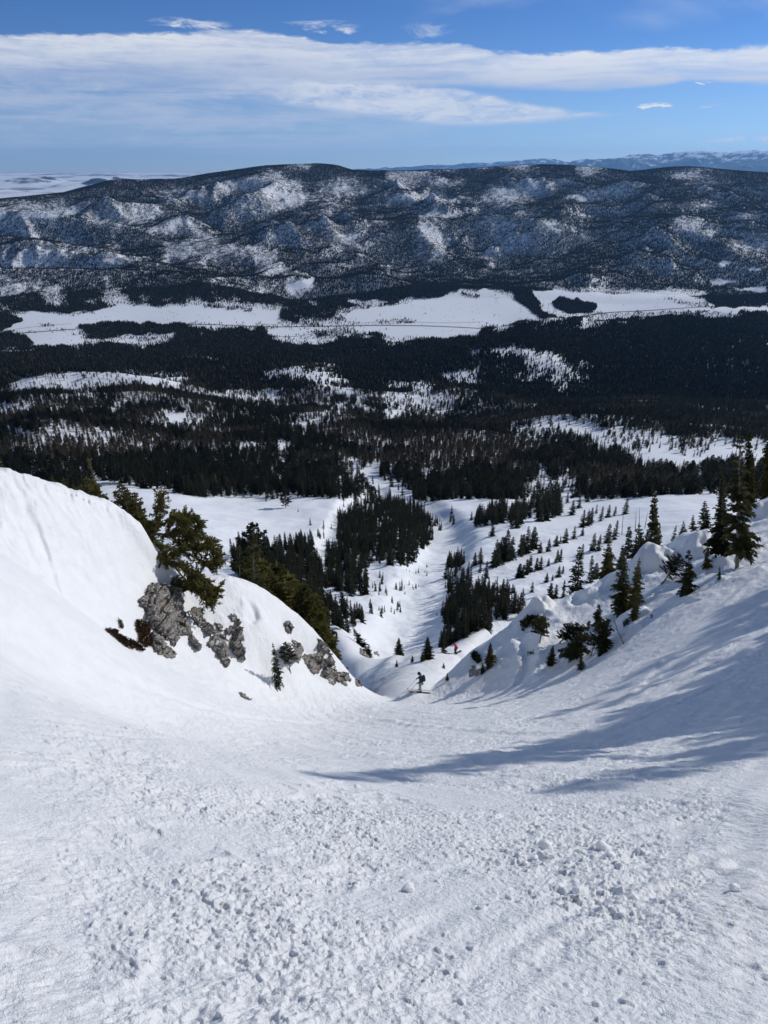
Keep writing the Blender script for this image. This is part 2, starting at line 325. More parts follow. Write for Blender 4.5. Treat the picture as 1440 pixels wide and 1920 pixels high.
near_tps = TPS(_P, _V, 0.5)
LCREST = [(-200,850,28),(0,884,30),(60,903,31),(130,928,33),(200,962,35),(258,988,36.8),(282,1020,37.4),(300,1058,38.2),(345,1096,39.6),(395,1092,41),(430,1084,42.3),(480,1100,43.6),(540,1140,45),(580,1175,46.6),(620,1220,48.2),(650,1255,49.8),(685,1292,51.8)]
RCREST = [(812,1292,52),(830,1272,54),(850,1252,55.5),(880,1228,56),(960,1188,56),(990,1142,57),(1080,1134,57),(1150,1108,58),(1200,1068,59),(1270,1040,60),(1330,1012,62),(1400,962,65),(1440,937,67),(1640,870,75)]
LC = np.array([at_d(*p) for p in LCREST]); RC = np.array([at_d(*p) for p in RCREST])
PLAT = [(-70, -40), (-60, 22)] + [tuple(p[:2]) for p in LC] + [tuple(p[:2]) for p in RC] + [(95, 60), (95, -40)]
RIM = np.array([(-60, 22)] + [tuple(p[:2]) for p in LC] + [tuple(p[:2]) for p in RC] + [(95, 60)])
def near_macro(x, y):
    z = -1.8 - SLOPE * y + near_tps(x, y)
    lat = x - 0.5625 * np.maximum(y * CT - z * ST, 4.0) - 3.0      # the wall of the gully rises on out of the picture
    z = z + 9 * sstep(lat, 0, 17) * sstep(y, 13, 24) * sstep(y, 52, 34) * (0.8 + 0.25 * perlin(y / 6.0, x / 9.0, 57))
    ins = inpoly(x, y, PLAT); d, tb = polydist(x, y, RIM); s = np.where(ins, 0, d)
    mouth = np.exp(-((x - 3.0) / 3.0) ** 2) * (y > 20)
    z = z - 1.35 * (np.sqrt(s * s + 0.16) - 0.4) * (1 - 0.2 * mouth)
    # wind lip: the snow swells a little just inside the rim
    z = z + np.where(ins, 0.35 * np.exp(-((d - 0.8) / 0.9) ** 2) * (0.6 + 0.8 * perlin(x / 3.1, y / 3.1, 51)) * (1 - mouth), 0)
    return z
def smax(a, b, k):
    h = np.clip(0.5 + 0.5 * (a - b) / k, 0, 1); return b + (a - b) * h + k * h * (1 - h)
BUMPS = [ # snow hummocks on the right shoulder and the left lip: u, v, depth, radius, height
 (1285,1058,57.5,1.7,1.5),(1215,1082,56.5,1.5,1.3),(1345,1072,50,1.5,0.75),(1010,1130,55.5,1.0,1.0),(1105,1132,55.5,0.8,0.6),(1145,1105,56,0.6,0.8),(1180,1165,46,0.9,0.6),(1195,1065,56,1.1,0.7),
 (1428,950,63,1.3,1.0),(256,968,36.5,0.6,0.6),(1165,1200,43,0.7,0.4),(1010,1172,50,1.0,0.3),(225,930,35.3,1.0,0.2),(770,1215,74,1.6,1.6),(1305,1050,55,1.4,0.8)]
BW = [(at_d(u, v, d), r, h) for u, v, d, r, h in BUMPS]
GROOVES = [ # ski tracks, slough runnels: (u, v, d), width, depth
 ([(978,1165,52),(988,1200,50),(992,1240,47.5),(970,1280,45.5)], 0.35, 0.30),
 ([(25,905,30.5),(62,960,29),(78,1010,27.5),(95,1080,25)], 0.16, 0.10),
 ([(55,935,30),(80,1000,28),(110,1060,26.5)], 0.10, 0.06),
 ([(470,1128,42),(478,1160,41.5),(468,1190,41)], 0.25, 0.28),
 ([(1240,1200,36.5),(1350,1120,37),(1440,1060,41)], 0.22, -0.08),
 ([(1255,1230,34),(1230,1260,31.5),(1180,1290,27)], 0.16, 0.08),
]
GR = [(np.array([at_d(*p) for p in P]), w, dp) for P, w, dp in GROOVES]
def macro_at(u, v):                     # where the smooth slope is met by a sight line
    d = np.linspace(1.5, 58, 1500); x, y, z = at_d(u, v, d); b = near_macro(x, y) > z; k = int(np.argmax(b)) if b.any() else len(d) - 1
    return np.array([x[k], y[k]])
TRACKS = [ # pairs of ski tracks and scraped edges: pixels, width, depth
 ([(1440,1497),(1330,1512),(1180,1540),(1120,1552)], 0.10, -0.05),
 ([(0,1545),(180,1580),(330,1625),(470,1640)], 0.07, 0.035), ([(0,1556),(180,1592),(330,1638),(480,1655)], 0.06, 0.03),
 ([(60,1395),(300,1440),(560,1475),(760,1478)], 0.12, 0.05), ([(1440,1560),(1200,1640),(1000,1740),(860,1860),(820,1915)], 0.07, 0.03),
 ([(1440,1590),(1230,1670),(1040,1770),(900,1900)], 0.06, 0.03), ([(700,1345),(880,1372),(1060,1372),(1200,1350)], 0.25, -0.10),
 ([(500,1900),(700,1800),(820,1720),(900,1680)], 0.08, 0.03), ([(150,1240),(330,1310),(520,1350),(640,1352)], 0.2, 0.10), ([(1420,1190),(1280,1270),(1120,1330),(960,1360)], 0.16, 0.08),
 ([(1430,1240),(1300,1310),(1150,1365)], 0.12, 0.07)]
TR = [(np.array([macro_at(*p) for p in P]), w, dp) for P, w, dp in TRACKS]
def smooth_line(P, n=9):
    k = np.linspace(0, len(P) - 1, (len(P) - 1) * n + 1); Q = np.stack([np.interp(k, np.arange(len(P)), P[:, a]) for a in (0, 1)], 1)
    for _ in range(12): Q[1:-1] = (Q[:-2] + 2 * Q[1:-1] + Q[2:]) / 4
    return Q
TR = [(smooth_line(P), w, dp) for P, w, dp in TR]
ZONES = [ # avalanche debris: u, v, su, sv, strength
 (1090,1590,170,45,1.0),(1000,1530,150,25,0.55),(820,1570,120,45,0.5),(690,1590,90,40,0.5),(1080,1665,110,28,0.7),(560,1655,130,40,0.28),(330,1770,200,50,0.15),(150,1640,120,50,0.15),
 (640,1318,110,20,0.8),(560,1345,110,14,0.5),(330,1365,150,25,0.6),(80,1190,110,40,0.35),(1260,1850,220,60,0.16),(900,1380,200,30,0.45),(1150,1450,220,25,0.35),(1350,1660,80,50,0.30),(820,1830,70,40,0.3)]
def near_detail(x, y, z):
    u, v, d = proj(x, y, z); dens = np.zeros_like(x)
    ok = d > 0.3
    for zu, zv, su, sv, k in ZONES:
        dens = np.maximum(dens, np.where(ok, k * np.exp(-((u - zu) / su) ** 2 - ((v - zv) / sv) ** 2), 0))
    patch = 0.5 + 0.5 * fbm(x / 0.9, y / 0.9, 61, 3)
    dens = np.clip(dens * (0.35 + 1.2 * patch), 0, 1)
    inc = np.where(x < -7, 0.35, 1.0) * np.where((y > 30), 0.8, 1.0)
    wall = sstep(x + 0.0 * y, -10.5, -15)            # the left wall is wind-smoothed
    rough = np.clip(0.45 + 0.9 * fbm(x / 2.3, y / 2.3, 62, 3), 0.05, 1.3) * (1 - 0.75 * wall)
    h = 0.14 * fbm(x / 4.7, y / 3.4, 63, 3)
    # flow lines running down the fall line into the gully
    dirx = x + 0.55 * y; h += (1 - wall) * 0.035 * perlin(dirx / 0.55, y / 6.0, 64) * (x < 3) * sstep(y, 4, 10) + 0.03 * perlin((x - 0.9 * y) / 0.5, (x + y) / 7.0, 65) * (x > 2)
    sl = sstep(x, -0.6, 1.6); rr0 = np.hypot(x, y)
    h += sstep(rr0, 11, 4) * 0.012 * (0.4 + rough) * ((1 - sl) * fbm((0.6 * x - 0.8 * y) / 0.035, (0.8 * x + 0.6 * y) / 0.11, 281, 3, 0.6) + sl * fbm((x + 0.15 * y) / 0.12, (y - 0.15 * x) / 0.035, 282, 3, 0.6))
    h += 0.02 * (1 - rough * 0.5) * fbm((0.35 * x - y) / 0.5, (x + 0.35 * y) / 3.5, 283, 3) * sstep(rr0, 60, 3)
    xo, yo = x, y; x = x + 0.02 * perlin(xo / 0.06, yo / 0.06, 291); y = y + 0.02 * perlin(xo / 0.06, yo / 0.06, 292)
    h += 0.035 * (ridged(x / 0.42, y / 0.42, 295, 3) - 1.0) * sstep(fbm(x / 1.6, y / 1.6, 296, 3), -0.1, 0.5) * (1 - wall)
    bank = sstep(x, 5, 12) * sstep(y, 30, 38)
    h += bank * (0.20 * (ridged(x / 3.2, y / 3.2, 297, 4) - 1.0) + 0.05 * fbm(x / 0.5, y / 0.5, 298, 3))
    h += 0.030 * perlin((0.9 * x - 0.44 * y) / 0.38 + 1.2 * perlin(x / 2.5, y / 2.5, 299), (0.44 * x + 0.9 * y) / 7.0, 300) * sstep(fbm(x / 3.1, y / 3.1, 303, 2), -0.2, 0.4) * sstep(y, 1.5, 5)
    h += rough * (0.032 * fbm(x / 0.55, y / 0.7, 66, 3) + 0.022 * fbm(x / 0.15, y / 0.15, 67, 3, 0.62))
    # fine texture, only where the mesh is dense enough to carry it
    fine = sstep(np.hypot(x, y), 14, 5)
    h += fine * 0.011 * fbm(x / 0.055, y / 0.055, 68, 2, 0.6) * np.clip(rough + 0.35, 0.4, 1.3)
    h += clods(x, y, 0.13, np.clip(dens * 1.3 - 0.45, 0, 1), 201) * 0.55
    h += clods(x, y, 0.075, np.clip(dens * 1.8, 0, 0.97), 211) * 0.62
    h += clods(x, y, 0.042, np.clip(dens * 1.6 + 0.05 * rough, 0, 0.95), 221) * 0.6 * sstep(np.hypot(x, y), 26, 12)
    h += clods(x, y, 0.22, np.clip(0.5 * dens - 0.25, 0, 1) * 0.5, 231, 0.2, 0.40) * 0.5
    h += clods(x, y, 0.40, 0.10 * rough * sstep(y, 8, 16) * (1 - wall) * (x > -7), 241, 0.12, 0.3) * 0.4
    # wind ripples on the smooth left wall
    rp = wall * sstep(x, -5, -9)
    h += (0.25 + 0.5 * rp) * sstep(np.hypot(x, y), 8, 14) * 0.07 * fbm(x / 0.45, y / 0.45, 266, 3, 0.62)
    h += rp * (0.11 * fbm((x + 0.6 * y) / 0.8 + 0.8 * perlin(x / 1.5, y / 1.5, 257), (y - 0.6 * x) / 1.6, 258, 3, 0.6) + 0.05 * fbm(x / 1.7, y / 1.1, 259, 3) + 0.03 * fbm(x / 0.35, y / 0.35, 260, 2))
    return h
def near_full(x, y):
    z = near_macro(x, y)
    xb = x + 0.45 * perlin(x / 1.1, y / 1.1, 95) + 0.18 * perlin(x / 0.4, y / 0.4, 97); yb = y + 0.45 * perlin(x / 1.1 + 7, y / 1.1, 96)
    for p, r, h in BW:
        z = z + h * np.exp(-(((xb - p[0]) ** 2 + (yb - p[1]) ** 2) / (r * r)) ** 1.7)
    for P, w, dp in GR:
        d, tb = polydist(x, y, P); e = np.minimum(tb, len(P) - 1 - tb)
        z = z - dp * (np.exp(-(d / w) ** 2) - 0.5 * np.exp(-((d - 2 * w) / w) ** 2)) * sstep(e, 0, 0.3)
    for P, w, dp in TR:
        d = np.full(x.shape, 99.0); tb = np.zeros(x.shape); m = (x > P[:, 0].min() - 1) & (x < P[:, 0].max() + 1) & (y > P[:, 1].min() - 1) & (y < P[:, 1].max() + 1)
        if np.any(m): d[m], tb[m] = polydist(x[m], y[m], P)
        e = np.minimum(tb, len(P) - 1 - tb); z = z - dp * (np.exp(-(d / w) ** 2) - 0.45 * np.exp(-((d - 1.9 * w) / (0.8 * w)) ** 2)) * sstep(e, 0, 3) * (0.7 + 0.6 * perlin(x / 0.7, y / 0.7, 307))
    return z + near_detail(x, y, z)

# ------------------------------------------------------------------ polar lattices
def cols():
    a = list(np.arange(-64, -36, 0.5)) + list(np.arange(-36, 36, 0.078)) + list(np.arange(36, 78.01, 0.45)); return np.array(a)
AZC = cols(); RN = 92.0
RR1 = np.exp(np.linspace(math.log(0.55), math.log(RN), 1260)); RR2 = np.exp(np.linspace(math.log(RN), math.log(12500.0), 1050))
def latt(rr):
    A, Rr = np.meshgrid(np.radians(AZC), rr); return Rr * np.sin(A), Rr * np.cos(A)
NX, NY = latt(RR1)
ZF = far_raw(NX.copy(), NY.copy()); ZN = near_full(NX, NY)
NZ = smax(ZN, ZF, 0.25); NZ[-1] = ZF[-1]
FX, FY = latt(RR2); FZ = far_raw(FX.copy(), FY.copy()); FZ[0] = NZ[-1]
ci = np.arange(len(AZC))
def ground(x, y):
    x = np.atleast_1d(np.asarray(x, float)); y = np.atleast_1d(np.asarray(y, float))
    r = np.hypot(x, y); a = np.degrees(np.arctan2(x, y)); c = np.clip(np.interp(a, AZC, ci), 0, len(AZC) - 1.001)
    out = np.zeros_like(r)
    for rr, ZZ, m in ((RR1, NZ, r < RN), (RR2, FZ, r >= RN)):
        if not np.any(m): continue
        q = np.clip((np.log(np.maximum(r[m], rr[0])) - math.log(rr[0])) / (math.log(rr[-1]) - math.log(rr[0])) * (len(rr) - 1), 0, len(rr) - 1.001)
        i = q.astype(int); j = c[m].astype(int); fi = q - i; fj = c[m] - j
        out[m] = (ZZ[i, j] * (1 - fi) * (1 - fj) + ZZ[i + 1, j] * fi * (1 - fj) + ZZ[i, j + 1] * (1 - fi) * fj + ZZ[i + 1, j + 1] * fi * fj)
    return out
_rs = np.exp(np.linspace(math.log(0.6), math.log(12400), 9000))
def hit(u, v, rmin=0.6):
    rs = _rs[_rs > rmin]; x, y, z = at_r(u, v, rs); g = ground(x, y); k = np.argmax(z < g)
    if not (z < g).any(): return None
    k0 = max(k - 1, 0); a = (z[k0] - g[k0]); b = (g[k] - z[k]); t = a / (a + b) if k0 != k and a + b > 0 else 0
    r = rs[k0] + t * (rs[k] - rs[k0]); x, y, z = at_r(u, v, r); return float(x), float(y), float(ground(x, y)[0]), float(r)

# ------------------------------------------------------------------ helpers for objects
COL = scene.collection
def link(o, parent=None):
    COL.objects.link(o)
    if parent is not None: o.parent = parent
    return o
def tag(o, label=None, cat=None, group=None, kind=None):
    if label: o['label'] = label
    if cat: o['category'] = cat
    if group: o['group'] = group
    if kind: o['kind'] = kind
    return o
def np_mesh(name, V, T, mat=None, smooth=False, matidx=None):
    me = bpy.data.meshes.new(name); V = np.asarray(V, np.float32); T = np.asarray(T, np.int32)
    k = T.shape[1]; me.vertices.add(len(V)); me.vertices.foreach_set('co', V.ravel())
    me.loops.add(T.size); me.loops.foreach_set('vertex_index', T.ravel())
    me.polygons.add(len(T)); me.polygons.foreach_set('loop_start', np.arange(0, T.size, k, dtype=np.int32))
    try: me.polygons.foreach_set('loop_total', np.full(len(T), k, np.int32))
    except Exception: pass
    me.polygons.foreach_set('use_smooth', np.full(len(T), bool(smooth)))
    if mat is not None:
        for m in (mat if isinstance(mat, (list, tuple)) else [mat]): me.materials.append(m)
    if matidx is not None: me.polygons.foreach_set('material_index', np.asarray(matidx, np.int32))
    me.update(calc_edges=True); me.validate(verbose=False) if len(T) < 20000 else None
    return me
def grid_obj(name, X, Y, Z, mat):
    n, m = X.shape; i = np.arange(n * m).reshape(n, m)
    q = np.stack([i[:-1, :-1], i[:-1, 1:], i[1:, 1:], i[1:, :-1]], -1).reshape(-1, 4)[:, ::-1]
    me = np_mesh(name, np.stack([X, Y, Z], -1).reshape(-1, 3), q, mat, True)
    o = link(bpy.data.objects.new(name, me)); tag(o, kind='structure'); return o
def material(name, col, rough=0.8, spec=0.2):
    m = bpy.data.materials.new(name); m.use_nodes = True; b = m.node_tree.nodes['Principled BSDF']
    b.inputs['Base Color'].default_value = (*col, 1); b.inputs['Roughness'].default_value = rough
    b.inputs['Specular IOR Level'].default_value = spec; return m, m.node_tree, b
def noise_node(nt, scale, det=4, rough=0.55, vec=None, dist=0.0):
    n = nt.nodes.new('ShaderNodeTexNoise'); n.inputs['Scale'].default_value = scale; n.inputs['Detail'].default_value = det
    n.inputs['Roughness'].default_value = rough; n.inputs['Distortion'].default_value = dist
    if vec is None:
        g = nt.nodes.new('ShaderNodeNewGeometry'); vec = g.outputs['Position']
    nt.links.new(vec, n.inputs['Vector']); return n.outputs[0]
def objvec(nt):
    t = nt.nodes.new('ShaderNodeTexCoord'); return t.outputs['Object']
def ramp(nt, fac, stops):
    r = nt.nodes.new('ShaderNodeValToRGB'); e = r.color_ramp.elements
    while len(e) < len(stops): e.new(0.5)
    for k, (p, c) in enumerate(stops): e[k].position = p; e[k].color = (*c, 1)
    nt.links.new(fac, r.inputs[0]); return r.outputs[0]
def bump(nt, b, h, strength, dist):
    n = nt.nodes.new('ShaderNodeBump'); n.inputs['Strength'].default_value = strength; n.inputs['Distance'].default_value = dist
    nt.links.new(h, n.inputs['Height']); nt.links.new(n.outputs[0], b.inputs['Normal'])

# snow close by: granular, faintly mottled
m_snow, t_, b_ = material('snow_near', (0.86, 0.89, 0.93), 0.55, 0.35)
f_ = noise_node(t_, 1.3, 6); t_.links.new(ramp(t_, f_, [(0.3, (0.81, 0.83, 0.855)), (0.65, (0.875, 0.885, 0.90))]), b_.inputs['Base Color'])
h_ = M(t_, 'ADD', M(t_, 'MULTIPLY', noise_node(t_, 26.0, 5, 0.65), 0.8), M(t_, 'ADD', M(t_, 'MULTIPLY', noise_node(t_, 110.0, 3, 0.6), 0.25), M(t_, 'MULTIPLY', noise_node(t_, 2.4, 6, 0.68, None, 0.6), 2.6))); bump(t_, b_, h_, 0.75, 0.035)
# snow further off: wind texture
m_snow2, t_, b_ = material('snow_far', (0.89, 0.905, 0.925), 0.6, 0.2)
h_ = M(t_, 'ADD', noise_node(t_, 0.9, 6, 0.6), M(t_, 'MULTIPLY', noise_node(t_, 0.12, 5, 0.6), 4.0)); bump(t_, b_, h_, 0.6, 0.25)
# snow with brush, rock and fallen timber showing through (far hills)
gn = N(t_, 'ShaderNodeNewGeometry'); ln = N(t_, 'ShaderNodeVectorMath', operation='LENGTH'); t_.links.new(gn.outputs['Position'], ln.inputs[0])
far_ = smooth(t_, ln.outputs['Value'], 4700.0, 5600.0)
spk = noise_node(t_, 0.035, 7, 0.72); pat = noise_node(t_, 0.0022, 5, 0.6)
br = M(t_, 'MULTIPLY', smooth(t_, M(t_, 'ADD', M(t_, 'MULTIPLY', spk, 0.75), M(t_, 'MULTIPLY', pat, 0.45)), 0.585, 0.68), far_)
mx = N(t_, 'ShaderNodeMix', data_type='RGBA'); t_.links.new(M(t_, 'MULTIPLY', br, 0.85), mx.inputs[0]); mx.inputs[6].default_value = (0.87, 0.895, 0.93, 1); mx.inputs[7].default_value = (0.13, 0.125, 0.12, 1)
t_.links.new(mx.outputs[2], b_.inputs['Base Color'])

grid_obj('snow_slope', NX, NY, NZ, m_snow)
grid_obj('terrain', FX, FY, FZ, m_snow2)
# the ground behind the viewpoint, so the slope goes on underfoot
a_ = np.radians(np.concatenate([[AZC[-1]], np.arange(79, 296, 3.0), [AZC[0] + 360]])); r_ = np.exp(np.linspace(math.log(0.55), math.log(60), 60))
A_, R_ = np.meshgrid(a_, r_); BX, BY = R_ * np.sin(A_), R_ * np.cos(A_)
z_ = near_macro(BX.copy(), BY.copy()); e_ = np.interp(np.log(r_), np.log(RR1), np.arange(len(RR1)))
for c_, j_ in ((0, -1), (-1, 0)): z_[:, c_] = np.interp(np.log(r_), np.log(RR1), NZ[:, j_]) - 0.01
BZ = z_; grid_obj('snow_slope_behind', BX, BY, BZ, m_snow)
a_ = np.radians(np.arange(0, 361, 6.0)); A_, R_ = np.meshgrid(a_, np.array([0.001, 0.2, 0.4, 0.56]))
grid_obj('snow_underfoot', R_ * np.sin(A_), R_ * np.cos(A_), near_macro(R_ * np.sin(A_), R_ * np.cos(A_)) - 0.0, m_snow)

# ------------------------------------------------------------------ plain and far ranges
m_plain, t_, b_ = material('plain_snow', (0.8, 0.84, 0.88), 0.8, 0.1)
g_ = N(t_, 'ShaderNodeNewGeometry'); mp = N(t_, 'ShaderNodeMapping'); t_.links.new(g_.outputs['Position'], mp.inputs[0]); mp.inputs['Scale'].default_value = (1, 0.45, 1)
pn = noise_node(t_, 0.00035, 8, 0.62, mp.outputs[0], 0.6); sp_ = N(t_, 'ShaderNodeSeparateXYZ'); t_.links.new(g_.outputs['Normal'], sp_.inputs[0])
st_ = smooth(t_, sp_.outputs[2], 0.995, 0.93, 0.0, 0.30)
t_.links.new(ramp(t_, M(t_, 'ADD', pn, st_), [(0.50, (0.82, 0.86, 0.90)), (0.60, (0.22, 0.22, 0.22)), (0.74, (0.05, 0.06, 0.06))]), b_.inputs['Base Color'])
ra = np.exp(np.linspace(math.log(12500), math.log(68000), 340)); aa = np.radians(np.arange(-64, 78.01, 0.22))
A_, R_ = np.meshgrid(aa, ra); PX, PY = R_ * np.sin(A_), R_ * np.cos(A_)
PZ = -600 + 400 * sstep(R_, 14000, 58000) + 55 * np.clip(ridged(PX / 5200, PY / 3800, 301, 4) - 1.1, 0, 2) * sstep(R_, 14000, 20000) + 10 * fbm(PX / 1500, PY / 1500, 303, 3)
for u0, v0, r0, w0, h0 in ((60, 321, 30000, 1500, 230), (200, 321, 26000, 1700, 210), (235, 324, 25500, 900, 120), (30, 332, 22000, 1100, 90)):
    x0, y0, _ = at_r(u0, v0, r0); PZ += h0 * np.exp(-(((PX - x0) / w0) ** 2 + ((PY - y0) / (w0 * 0.7)) ** 2)) * (1 + 0.5 * fbm(PX / 700, PY / 700, 305, 3))
PZ += (65 + 40 * fbm(PX / 9000, PY * 0, 309, 2)) * np.exp(-((R_ - 48000) / 7000) ** 2)
PZ[0] = np.interp(aa, np.radians(AZC), FZ[-1]); PZ[1] = PZ[0] * 0.6 + PZ[1] * 0.4
grid_obj('snowy_plain', PX, PY, PZ, m_plain)

m_mtn, t_, b_ = material('mountain', (0.7, 0.74, 0.8), 0.85, 0.1)
g_ = N(t_, 'ShaderNodeNewGeometry'); sp_ = N(t_, 'ShaderNodeSeparateXYZ'); t_.links.new(g_.outputs['Normal'], sp_.inputs[0]); sq_ = N(t_, 'ShaderNodeSeparateXYZ'); t_.links.new(g_.outputs['Position'], sq_.inputs[0])
alt = smooth(t_, sq_.outputs[2], 0.0, 1600.0, -0.10, 0.13)
mm = M(t_, 'ADD', M(t_, 'ADD', M(t_, 'MULTIPLY', noise_node(t_, 0.0016, 8, 0.72), 0.8), M(t_, 'MULTIPLY', sp_.outputs[2], 0.18)), alt)
t_.links.new(ramp(t_, mm, [(0.53, (0.02, 0.03, 0.035)), (0.57, (0.2, 0.21, 0.23)), (0.61, (0.86, 0.88, 0.92))]), b_.inputs['Base Color'])
def mountain_range(name, prof, r0, depth, seed, base=-520, rough=1.0):
    azs = []; zs = []
    for u, v in prof:
        x, y, z = at_r(u, v, r0); azs.append(math.degrees(math.atan2(x, y))); zs.append(float(z))
    a = np.arange(azs[0], azs[-1] + 0.01, 0.045); t = np.linspace(-1, 1, 90)
    T_, A_ = np.meshgrid(t, a, indexing='ij'); Rr = r0 + T_ * depth
    X_, Y_ = Rr * np.sin(np.radians(A_)), Rr * np.cos(np.radians(A_)); top_ = np.interp(A_, azs, zs)
    n = 0; lateral = sstep(A_, azs[0], azs[0] + 1.2) * (1 if azs[-1] > 45 else sstep(A_, azs[-1], azs[-1] - 1.2))
    n = ridged(X_ / 3600, Y_ / 3600, seed, 6, 0.52) - 1.15
    prof_ = np.clip(1 - np.abs(T_) ** 1.15, 0, 1)
    crest_ = np.exp(-(T_ / 0.16) ** 2); jag = 75 * (ridged(X_ / 1900, Y_ / 1900, seed + 7, 4) - 1.1) * crest_
    Z_ = base + (top_ - base) * prof_ * lateral + jag * lateral + rough * 520 * (1 - crest_) * n * np.sin(np.pi * np.clip((T_ + 1) / 2, 0, 1)) ** 0.8 * lateral * 0.8
    return grid_obj(name, X_, Y_, Z_, m_mtn)
mountain_range('far_mountains', [(560, 322), (640, 318), (760, 312), (860, 307), (940, 303), (1000, 298), (1030, 296), (1060, 304), (1100, 306), (1200, 304), (1440, 300), (1700, 300)], 62000, 5500, 411, -400, 0.35)
mountain_range('mountains', [(1040, 318), (1070, 303), (1100, 297), (1150, 295), (1175, 292), (1200, 289), (1240, 289), (1290, 283), (1330, 281), (1370, 284), (1410, 282), (1440, 281), (1520, 279), (1640, 285), (1800, 290), (2100, 300)], 50000, 8500, 421, -560, 0.6)
# bridging ground between the plain and the foot of the ranges is the plain itself

# ------------------------------------------------------------------ road
m_road, t_, b_ = material('asphalt', (0.16, 0.145, 0.135), 0.85, 0.2)
rb = noise_node(t_, 0.02, 4); t_.links.new(ramp(t_, rb, [(0.35, (0.12, 0.11, 0.10)), (0.65, (0.22, 0.20, 0.185))]), b_.inputs['Base Color'])
m_edge, t_, b_ = material('road_verge', (0.45, 0.40, 0.35), 0.9, 0.1)
def ribbon(name, uv, half, lift, mat):
    P = []
    for u, v in uv:
        h = hit(u, v, 2500)
        if h: P.append(h[:3])
    P = np.array(P); d = np.r_[0, np.cumsum(np.hypot(*np.diff(P[:, :2], axis=0).T))]; s = np.arange(0, d[-1], 12.0)
    X_ = np.interp(s, d, P[:, 0]); Y_ = np.interp(s, d, P[:, 1])
    for _ in range(60): X_[1:-1] = (X_[:-2] + X_[2:] + 2 * X_[1:-1]) / 4; Y_[1:-1] = (Y_[:-2] + Y_[2:] + 2 * Y_[1:-1]) / 4
    tx = np.gradient(X_); ty = np.gradient(Y_); l = np.hypot(tx, ty); nx, ny = -ty / l, tx / l
    w = np.array([-half, -half / 2, 0, half / 2, half]); XX = X_[:, None] + nx[:, None] * w; YY = Y_[:, None] + ny[:, None] * w
    ZZ = ground(XX.ravel(), YY.ravel()).reshape(XX.shape) + lift
    return grid_obj(name, XX, YY, ZZ, mat)
ROAD1 = [(-120,630),(0,627),(70,623),(140,618),(200,612),(260,608),(350,609),(450,611),(540,613),(640,611),(720,610),(800,611),(850,613),(920,616),(965,615),(1020,606),(1080,594),(1145,584),(1240,580),(1340,576),(1440,571),(1560,566)]
m_water, t_, b_ = material('creek_water', (0.05, 0.06, 0.065), 0.25, 0.5); bump(t_, b_, noise_node(t_, 0.8, 3), 0.2, 0.1)
ribbon('creek', [(498,629),(530,632),(570,631),(592,625),(612,617),(640,615)], 3.0, 0.5, m_water); ribbon('creek', [(660,607),(700,604),(745,602),(800,605),(850,606),(900,604)], 3.0, 0.5, m_water); ribbon('farm_track', [(25,618),(60,613),(100,609),(135,607)], 4.0, 0.6, m_edge)
ribbon('road_verge', ROAD1, 11.0, 0.8, m_edge); ribbon('road', ROAD1, 6.0, 1.2, m_road)

# ------------------------------------------------------------------ conifers
def foliage_mat(name, c0, c1, thin=0.0):
    m, t, b = material(name, c0, 0.75, 0.15)
    oi = N(t, 'ShaderNodeObjectInfo'); nz = noise_node(t, 1.6, 3, 0.6, objvec(t))
    f = M(t, 'ADD', M(t, 'MULTIPLY', nz, 0.7), M(t, 'MULTIPLY', oi.outputs['Random'], 0.4))
    cr = ramp(t, f, [(0.3, c0), (0.75, c1)]); t.links.new(cr, b.inputs['Base Color'])
    if thin:                            # needles let some of the light through
        tr = t.nodes.new('ShaderNodeBsdfTranslucent'); t.links.new(cr, tr.inputs[0]); mx = t.nodes.new('ShaderNodeMixShader'); mx.inputs[0].default_value = thin
        out = [n for n in t.nodes if n.type == 'OUTPUT_MATERIAL'][0]; t.links.new(b.outputs[0], mx.inputs[1]); t.links.new(tr.outputs[0], mx.inputs[2]); t.links.new(mx.outputs[0], out.inputs[0])
    return m
m_fir = foliage_mat('fir_needles', (0.009, 0.013, 0.009), (0.030, 0.036, 0.017), 0.25)
m_pine = foliage_mat('pine_needles', (0.06, 0.062, 0.018), (0.20, 0.18, 0.055), 0.4)
m_pinegreen = foliage_mat('dark_pine_needles', (0.036, 0.044, 0.020), (0.105, 0.108, 0.042), 0.4)  # dark green needle colour, next to the olive pine
m_brown = foliage_mat('brown_needles', (0.06, 0.032, 0.014), (0.17, 0.08, 0.034), 0.3)
m_grey = foliage_mat('thin_grey_forest', (0.040, 0.033, 0.022), (0.13, 0.105, 0.068))
m_brush = foliage_mat('bare_brush', (0.07, 0.06, 0.05), (0.17, 0.145, 0.12))
m_bark, t_, b_ = material('bark', (0.10, 0.085, 0.07), 0.9, 0.1)
f_ = noise_node(t_, 9.0, 5, 0.7, objvec(t_)); t_.links.new(ramp(t_, f_, [(0.3, (0.055, 0.045, 0.036)), (0.7, (0.19, 0.165, 0.14))]), b_.inputs['Base Color']); bump(t_, b_, f_, 0.6, 0.02)
m_grey_bark, t_, b_ = material('weathered_wood', (0.26, 0.24, 0.21), 0.9, 0.1)
f_ = noise_node(t_, 9.0, 5, 0.7, objvec(t_)); t_.links.new(ramp(t_, f_, [(0.3, (0.12, 0.105, 0.09)), (0.7, (0.30, 0.27, 0.24))]), b_.inputs['Base Color']); bump(t_, b_, f_, 0.6, 0.02)

